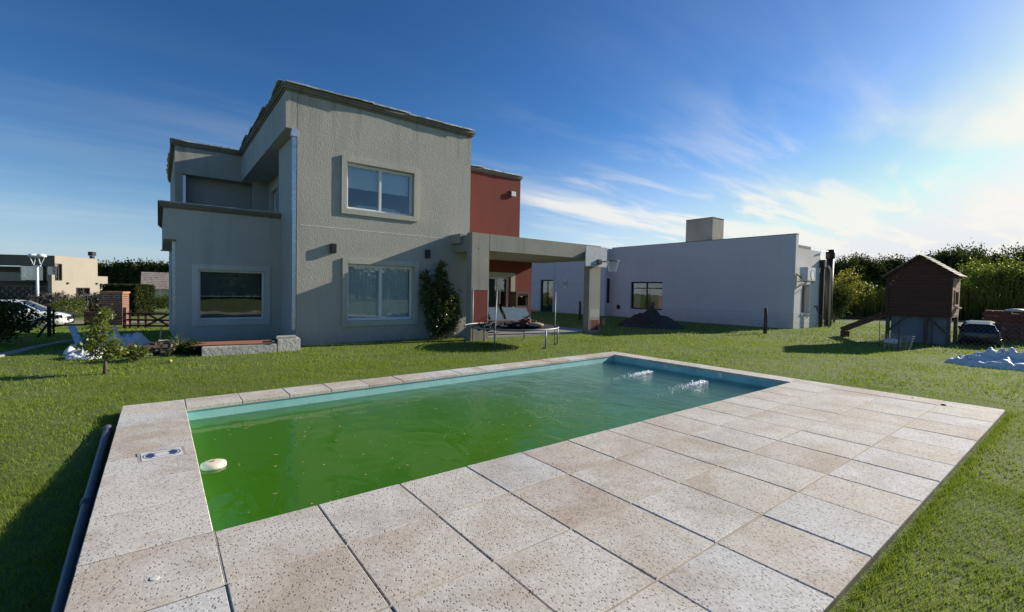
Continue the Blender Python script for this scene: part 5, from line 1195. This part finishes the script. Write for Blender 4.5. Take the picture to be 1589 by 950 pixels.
V, F, a = leafcloud(Ph, .16); o = rawmesh('crown', V, F, M['leafshade'], a, hd); o.location = -Vector(hd.location)
mb = MB(lambda p: (cc_.x+hdir.x*p[0]-hdir.y*p[1], cc_.y+.9+hdir.y*p[0]+hdir.x*p[1], p[2])); mb.box(-hw*.9, hw*.9, -.8, .8, -1.4, 1.2); mb.build('inner_branches', M['leafdark'], hd)
tree(.5, 45.5, Gf(.5, 45.5), 1.7, 1.9, .1, None, M['leafmid'], 'low hedge in front of the small roofed house', 'bush', None, 54, 180, 30, 'bush', .12, .15)
def treerow(spots, mat, labels, base, group, name='tree', size=.42, nc=150, per=30, spread=.34, cz=.25):
    protos = []
    for i, (x, y, h, r_) in enumerate(spots):
        lb = labels[i % len(labels)]
        if len(protos) < 3:
            t_ = tree(x, y, Gf(x, y), 5.0, 2.3, 5*cz, None, mat, lb, 'tree', group, base+i, nc, per, name, size, spread); t_.scale = (r_/2.3, r_/2.3, h/5); protos.append(t_)
        else:
            s_ = protos[i % 3]; t_ = copy_thing(s_, (x, y, Gf(x, y)), lb, rz=i*1.3); t_.scale = (r_/2.3, r_/2.3, h/5)
LAB = 'dark rounded tree in the far wood behind the small roofed house'
treerow([(-8.8+i*1.55+random.uniform(-.3, .3), 96-i*.9, 5.8+random.uniform(-.4, .5), 1.6) for i in range(9)], M['leafdark'], [o_+' dark tree of the far wood between beige and tiled house' for o_ in ('leftmost', 'second from left', 'third from left', 'fourth from left', 'middle', 'fourth from right', 'third from right', 'second from right', 'rightmost')], 60, 'dark trees beyond the beige house', size=.45)

# right background: wood of dark trees, brighter ones, hedge of tall grasses
def ar(u, vt, dep, zb=-.1): p = atp(u, vt, dep); return (p.x, p.y, p.z-Gf(p.x, p.y))
LR = 'dark tree in the wood behind the playhouse and mauve house'
sp = []
for (u, v, dep) in ((1292, 412, 62), (1312, 402, 60), (1332, 400, 62), (1352, 403, 61), (1372, 404, 63), (1392, 402, 62), (1410, 408, 64), (1430, 402, 66), (1452, 396, 63), (1474, 388, 60), (1498, 386, 62), (1512, 394, 64), (1545, 392, 66), (1582, 388, 60), (1606, 384, 62), (1640, 382, 60)):
    x, y, h = ar(u, v, dep); sp.append((x, y, h*1.03, 2.3))
LRs = ['dark tree directly behind the black flues of the mauve house', 'dark tree just right of the black flues', 'dark tree above the yellow-leaved shrub', 'dark tree right of the yellow-leaved shrub top', 'dark tree midway between flues and playhouse', 'dark tree above the slide', 'dark tree just left of the playhouse roof ridge', 'dark tree hidden mostly by the playhouse gable', 'dark tree above the right slope of the playhouse roof', 'dark tree just right of the playhouse ridge, tall', 'dark tree behind the first bright tree right of the playhouse', 'dark tree between the first and second bright trees', 'dark tree behind the middle bright tree', 'dark tree behind the rightmost bright tree in view', 'dark tree cut by the right edge of the photo', 'dark tree beyond the right edge of the photo']
treerow(sp, M['leafdark'], LRs, 80, 'dark trees behind the playhouse', size=.24, nc=210, per=46, spread=.30)
LBt = ['bright green leafy tree right of the playhouse roof', 'yellow-green tree at the right edge behind the brick stack', 'bright green tree between the playhouse and the right edge']
i = 0
for (u, v, dep, r_) in ((1512, 398, 40, 1.6), (1538, 408, 38, 1.5), (1562, 402, 38, 1.7), (1592, 400, 38, 1.8), (1625, 400, 38, 2.)):
    x, y, h = ar(u, v, dep); tree(x, y, Gf(x, y), h, r_, h*.3, None, M['leafbright'], ['bright green leafy tree just right of the playhouse roof', 'yellow-green tree second from the playhouse', 'yellow-green tree above the pale bag on the bricks', 'bright tree at the right edge above the brick stack', 'bright green tree cut off by the right edge'][i], 'tree', None, 110+i, 80, 34, 'tree', .17, .24); i += 1
for k, (u, v, dep, mt, lb) in enumerate(((1296, 440, 28, 'leafdark', 'dark green shrub beside the mauve house corner'), (1313, 416, 33, 'leafyellow', 'yellow-leaved shrub right of the black flues'), (1335, 436, 35, 'leafmid', 'green shrub right of the yellow one'))):
    x, y, h = ar(u, v, dep); tree(x, y, Gf(x, y), h, .95 if dep < 30 else 1.3, .3, None, M[mt], lb, 'bush', None, 130+k, 130, 28, 'bush', .14, .16)
# tall grass hedge (pampas) in a band
vs = []; fs = []; at_ = []
g = random.Random(5)
for (u0, u1, dep, n, top) in ((1275, 1660, 33, 1500, 446), (1275, 1660, 35, 1100, 438)):
    for k in range(n):
        u = g.uniform(u0, u1); pt = atp(u, top+g.gauss(0, 12), dep*g.uniform(.97, 1.03)); z0_ = Gf(pt.x, pt.y); hh = max(.8, pt.z-z0_)*g.uniform(.45, 1.0); a = g.uniform(0, 6.28); lean = g.uniform(.0, .5)*hh*.5; b = len(vs); w_ = .045
        for j in range(3):
            f = j/2; x_ = pt.x+lean*f*f*math.cos(a); y_ = pt.y+lean*f*f*math.sin(a)
            for s_ in (-1, 1): vs.append((x_+s_*w_*(1-f*.9)*r2.x, y_+s_*w_*(1-f*.9)*r2.y, z0_+hh*f)); at_.append(g.random()*.4+(k % 7)/12)
            if j: fs.append((b+2*j-2, b+2*j-1, b+2*j+1, b+2*j))
o = rawmesh('tall_grass_hedge', np.array(vs), np.array(fs), M['leafshade'], np.array(at_)); tag(o, 'dense band of tall dark grasses along the back of the garden', 'hedge', kind='stuff')
PH = []
for k in range(110):
    u = 1270+k*3.6; c = atp(u, 480, 36.5); PH.append((c.x, c.y))
Pc = []
for (x, y) in PH: Pc.append(np.array([x, y, 0])+rng.normal(size=(160, 3))*np.array([.5, .5, .1])+np.stack([np.zeros(160), np.zeros(160), rng.uniform(0, 2.2+.9*noise.noise(Vector((x*.3, y*.3, 0))), 160)], 1))
V, F, a = leafcloud(np.concatenate(Pc), .3); o = rawmesh('hedge', V, F, M['leafdark'], a); o.data.materials[0] = M['leafshade']; tag(o, 'long dark hedge behind the band of tall grasses', 'hedge', kind='stuff')

# the wood behind the viewpoint (seen in the window panes)
Pw = []
for k in range(60):
    x0 = -30+k*1.05; y0 = -38-4*math.sin(k*.7); h = 4.2+1.6*noise.noise(Vector((k*.35, 0, 0)))
    p_, t_ = clumps((x0, y0, h*.5), (1.9, 1.9, h*.5), 26, 14, .5, 200+k, .3); Pw.append(p_)
V, F, a = leafcloud(np.concatenate(Pw), .75); o = rawmesh('wood', V, F, M['leafdark'], a); tag(o, 'row of dark trees behind the viewpoint, mirrored in the window panes', 'wood', kind='stuff')

# ------------------------------------------------------------------ grass
def blocked(x, y):
    b = (x > -.64) & (x < 8.78) & (y > -2.5) & (y < 3.93+.29*(x+.6)/9.4)
    b |= (x > XW) & (x < XL) & (y > YB) & (y < 26)
    b |= (x > XL) & (x < 12.6) & (y > YF) & (y < 18)
    b |= (x > 7.6) & (x < 13.3) & (y > 8.85) & (y < 12.2)
    b |= (x > 7.25) & (x < 7.95) & (y > 8.54) & (y < 8.86)
    b |= (x > .5) & (x < 2.5) & (y > 8.9) & (y < 9.7)
    b |= (x > 22.7) & (x < 26.5) & (y > 5.6) & (y < 34)
    b |= (((x-18.2)/1.35)**2+((y-9.9)/1.45)**2 < 1)
    b |= (y > 29.5-.13*x) & (x < 8) & (y < 40)
    return b
def grass(r0, r1, dens, w, h, lean, seed):
    g = np.random.default_rng(seed); area = (r1*r1-r0*r0)*math.radians(112)/2; n = int(area*dens)
    r_ = np.sqrt(g.uniform(r0*r0, r1*r1, n)); a = YAW+g.uniform(-math.radians(56), math.radians(56), n)
    x = CAM.x+r_*np.cos(a); y = CAM.y+r_*np.sin(a)
    # tufted: thin out by a noise field
    cell = np.sin(x*5.1+np.sin(y*3.7)*1.3)*np.sin(y*4.3+np.sin(x*2.9)*1.7); keep = (~blocked(x, y)) & (g.uniform(0, 1, n) < .78+.22*cell); x, y = x[keep], y[keep]; n = len(x)
    z = G(x, y)+.004; az = g.uniform(0, 6.283, n); hh = h*g.uniform(.45, 1.25, n)*(1+.25*cell[keep]); ww = w*g.uniform(.6, 1.3, n); fa = g.uniform(0, 6.283, n); ln = hh*lean*g.uniform(.2, 1.5, n)
    A_ = np.stack([x+ww*np.cos(fa)/2, y+ww*np.sin(fa)/2, z-.012], 1); B_ = np.stack([x-ww*np.cos(fa)/2, y-ww*np.sin(fa)/2, z-.012], 1); C_ = np.stack([x+ln*np.cos(az), y+ln*np.sin(az), z+hh], 1)
    V = np.stack([A_, B_, C_], 1).reshape(-1, 3); F = np.arange(3*n).reshape(-1, 3)
    patch = .5+.25*np.sin(x*1.3+2*np.sin(y*.7))+.25*np.sin(y*1.9+1.5*np.sin(x*.9+1)); t_ = np.clip(g.uniform(0, 1, n)**1.5*.8+patch*.35-.05, 0, 1); dp = np.array([noise.noise(Vector((a*.9, b*.9, 3.1))) for a, b in zip(x, y)])
    dry = g.uniform(0, 1, n) < .02+.26*sst(.22, .55, dp); t_[dry] = 2
    return V, F, np.repeat(t_, 3)
Vs = []; Fs = []; As = []; nb = 0
for spec in ((1.2, 5.5, 6500, .0045, .034, .9, 1), (5.5, 10, 1900, .008, .036, .8, 2), (10, 18, 480, .016, .042, .7, 3), (18, 34, 85, .04, .06, .6, 4)):
    V, F, a = grass(*spec); Vs.append(V); Fs.append(F+nb); As.append(a); nb += len(V)
def edge_grass(pts, n, h, w, spread, seed):
    g = np.random.default_rng(seed); a, b = np.array(pts[0]), np.array(pts[1]); t = g.uniform(0, 1, n)
    dens = .5+.5*np.sin(t*37+seed)*np.sin(t*91+1); k = g.uniform(0, 1, n) < .35+.65*dens; t = t[k]; n = len(t)
    d = (b-a)/np.linalg.norm(b-a); nr = np.array([d[1], -d[0]]); off = np.abs(g.normal(0, spread, n)); p = a+(b-a)*t[:, None]+nr*off[:, None]
    x, y = p[:, 0], p[:, 1]; z = G(x, y)-.01; az = g.uniform(0, 6.283, n); hh = h*g.uniform(.4, 1.4, n); fa = g.uniform(0, 6.283, n); ln = hh*g.uniform(.2, 1.3, n)
    A_ = np.stack([x+w*np.cos(fa)/2, y+w*np.sin(fa)/2, z], 1); B_ = np.stack([x-w*np.cos(fa)/2, y-w*np.sin(fa)/2, z], 1); C_ = np.stack([x+ln*np.cos(az), y+ln*np.sin(az), z+hh], 1)
    return np.stack([A_, B_, C_], 1).reshape(-1, 3), np.arange(3*n).reshape(-1, 3), np.repeat(g.uniform(0, .5, n), 3)
for spec in (([(8.78, -2.5), (8.78, 4.2)][::1], 2600, .055, .006, .035, 1), ([(1.2, -2.50), (8.76, -2.50)], 6000, .055, .005, .04, 2), ([(-.64, 3.95), (-.64, -1.5)], 3000, .06, .006, .08, 3), ([(-.63, 3.97), (8.75, 4.25)][::-1], 6000, .05, .006, .04, 4)):
    V, F, a = edge_grass(*spec)
    if spec[5] == 4: V[:, 1] += 0
    Vs.append(V); Fs.append(F+nb); As.append(a); nb += len(V)
o = rawmesh('grass', np.concatenate(Vs), np.concatenate(Fs), M['grass'], np.concatenate(As), k=3); tag(o, 'short mown green grass of the lawn', 'grass', kind='stuff')
print('grass blades', nb//3)
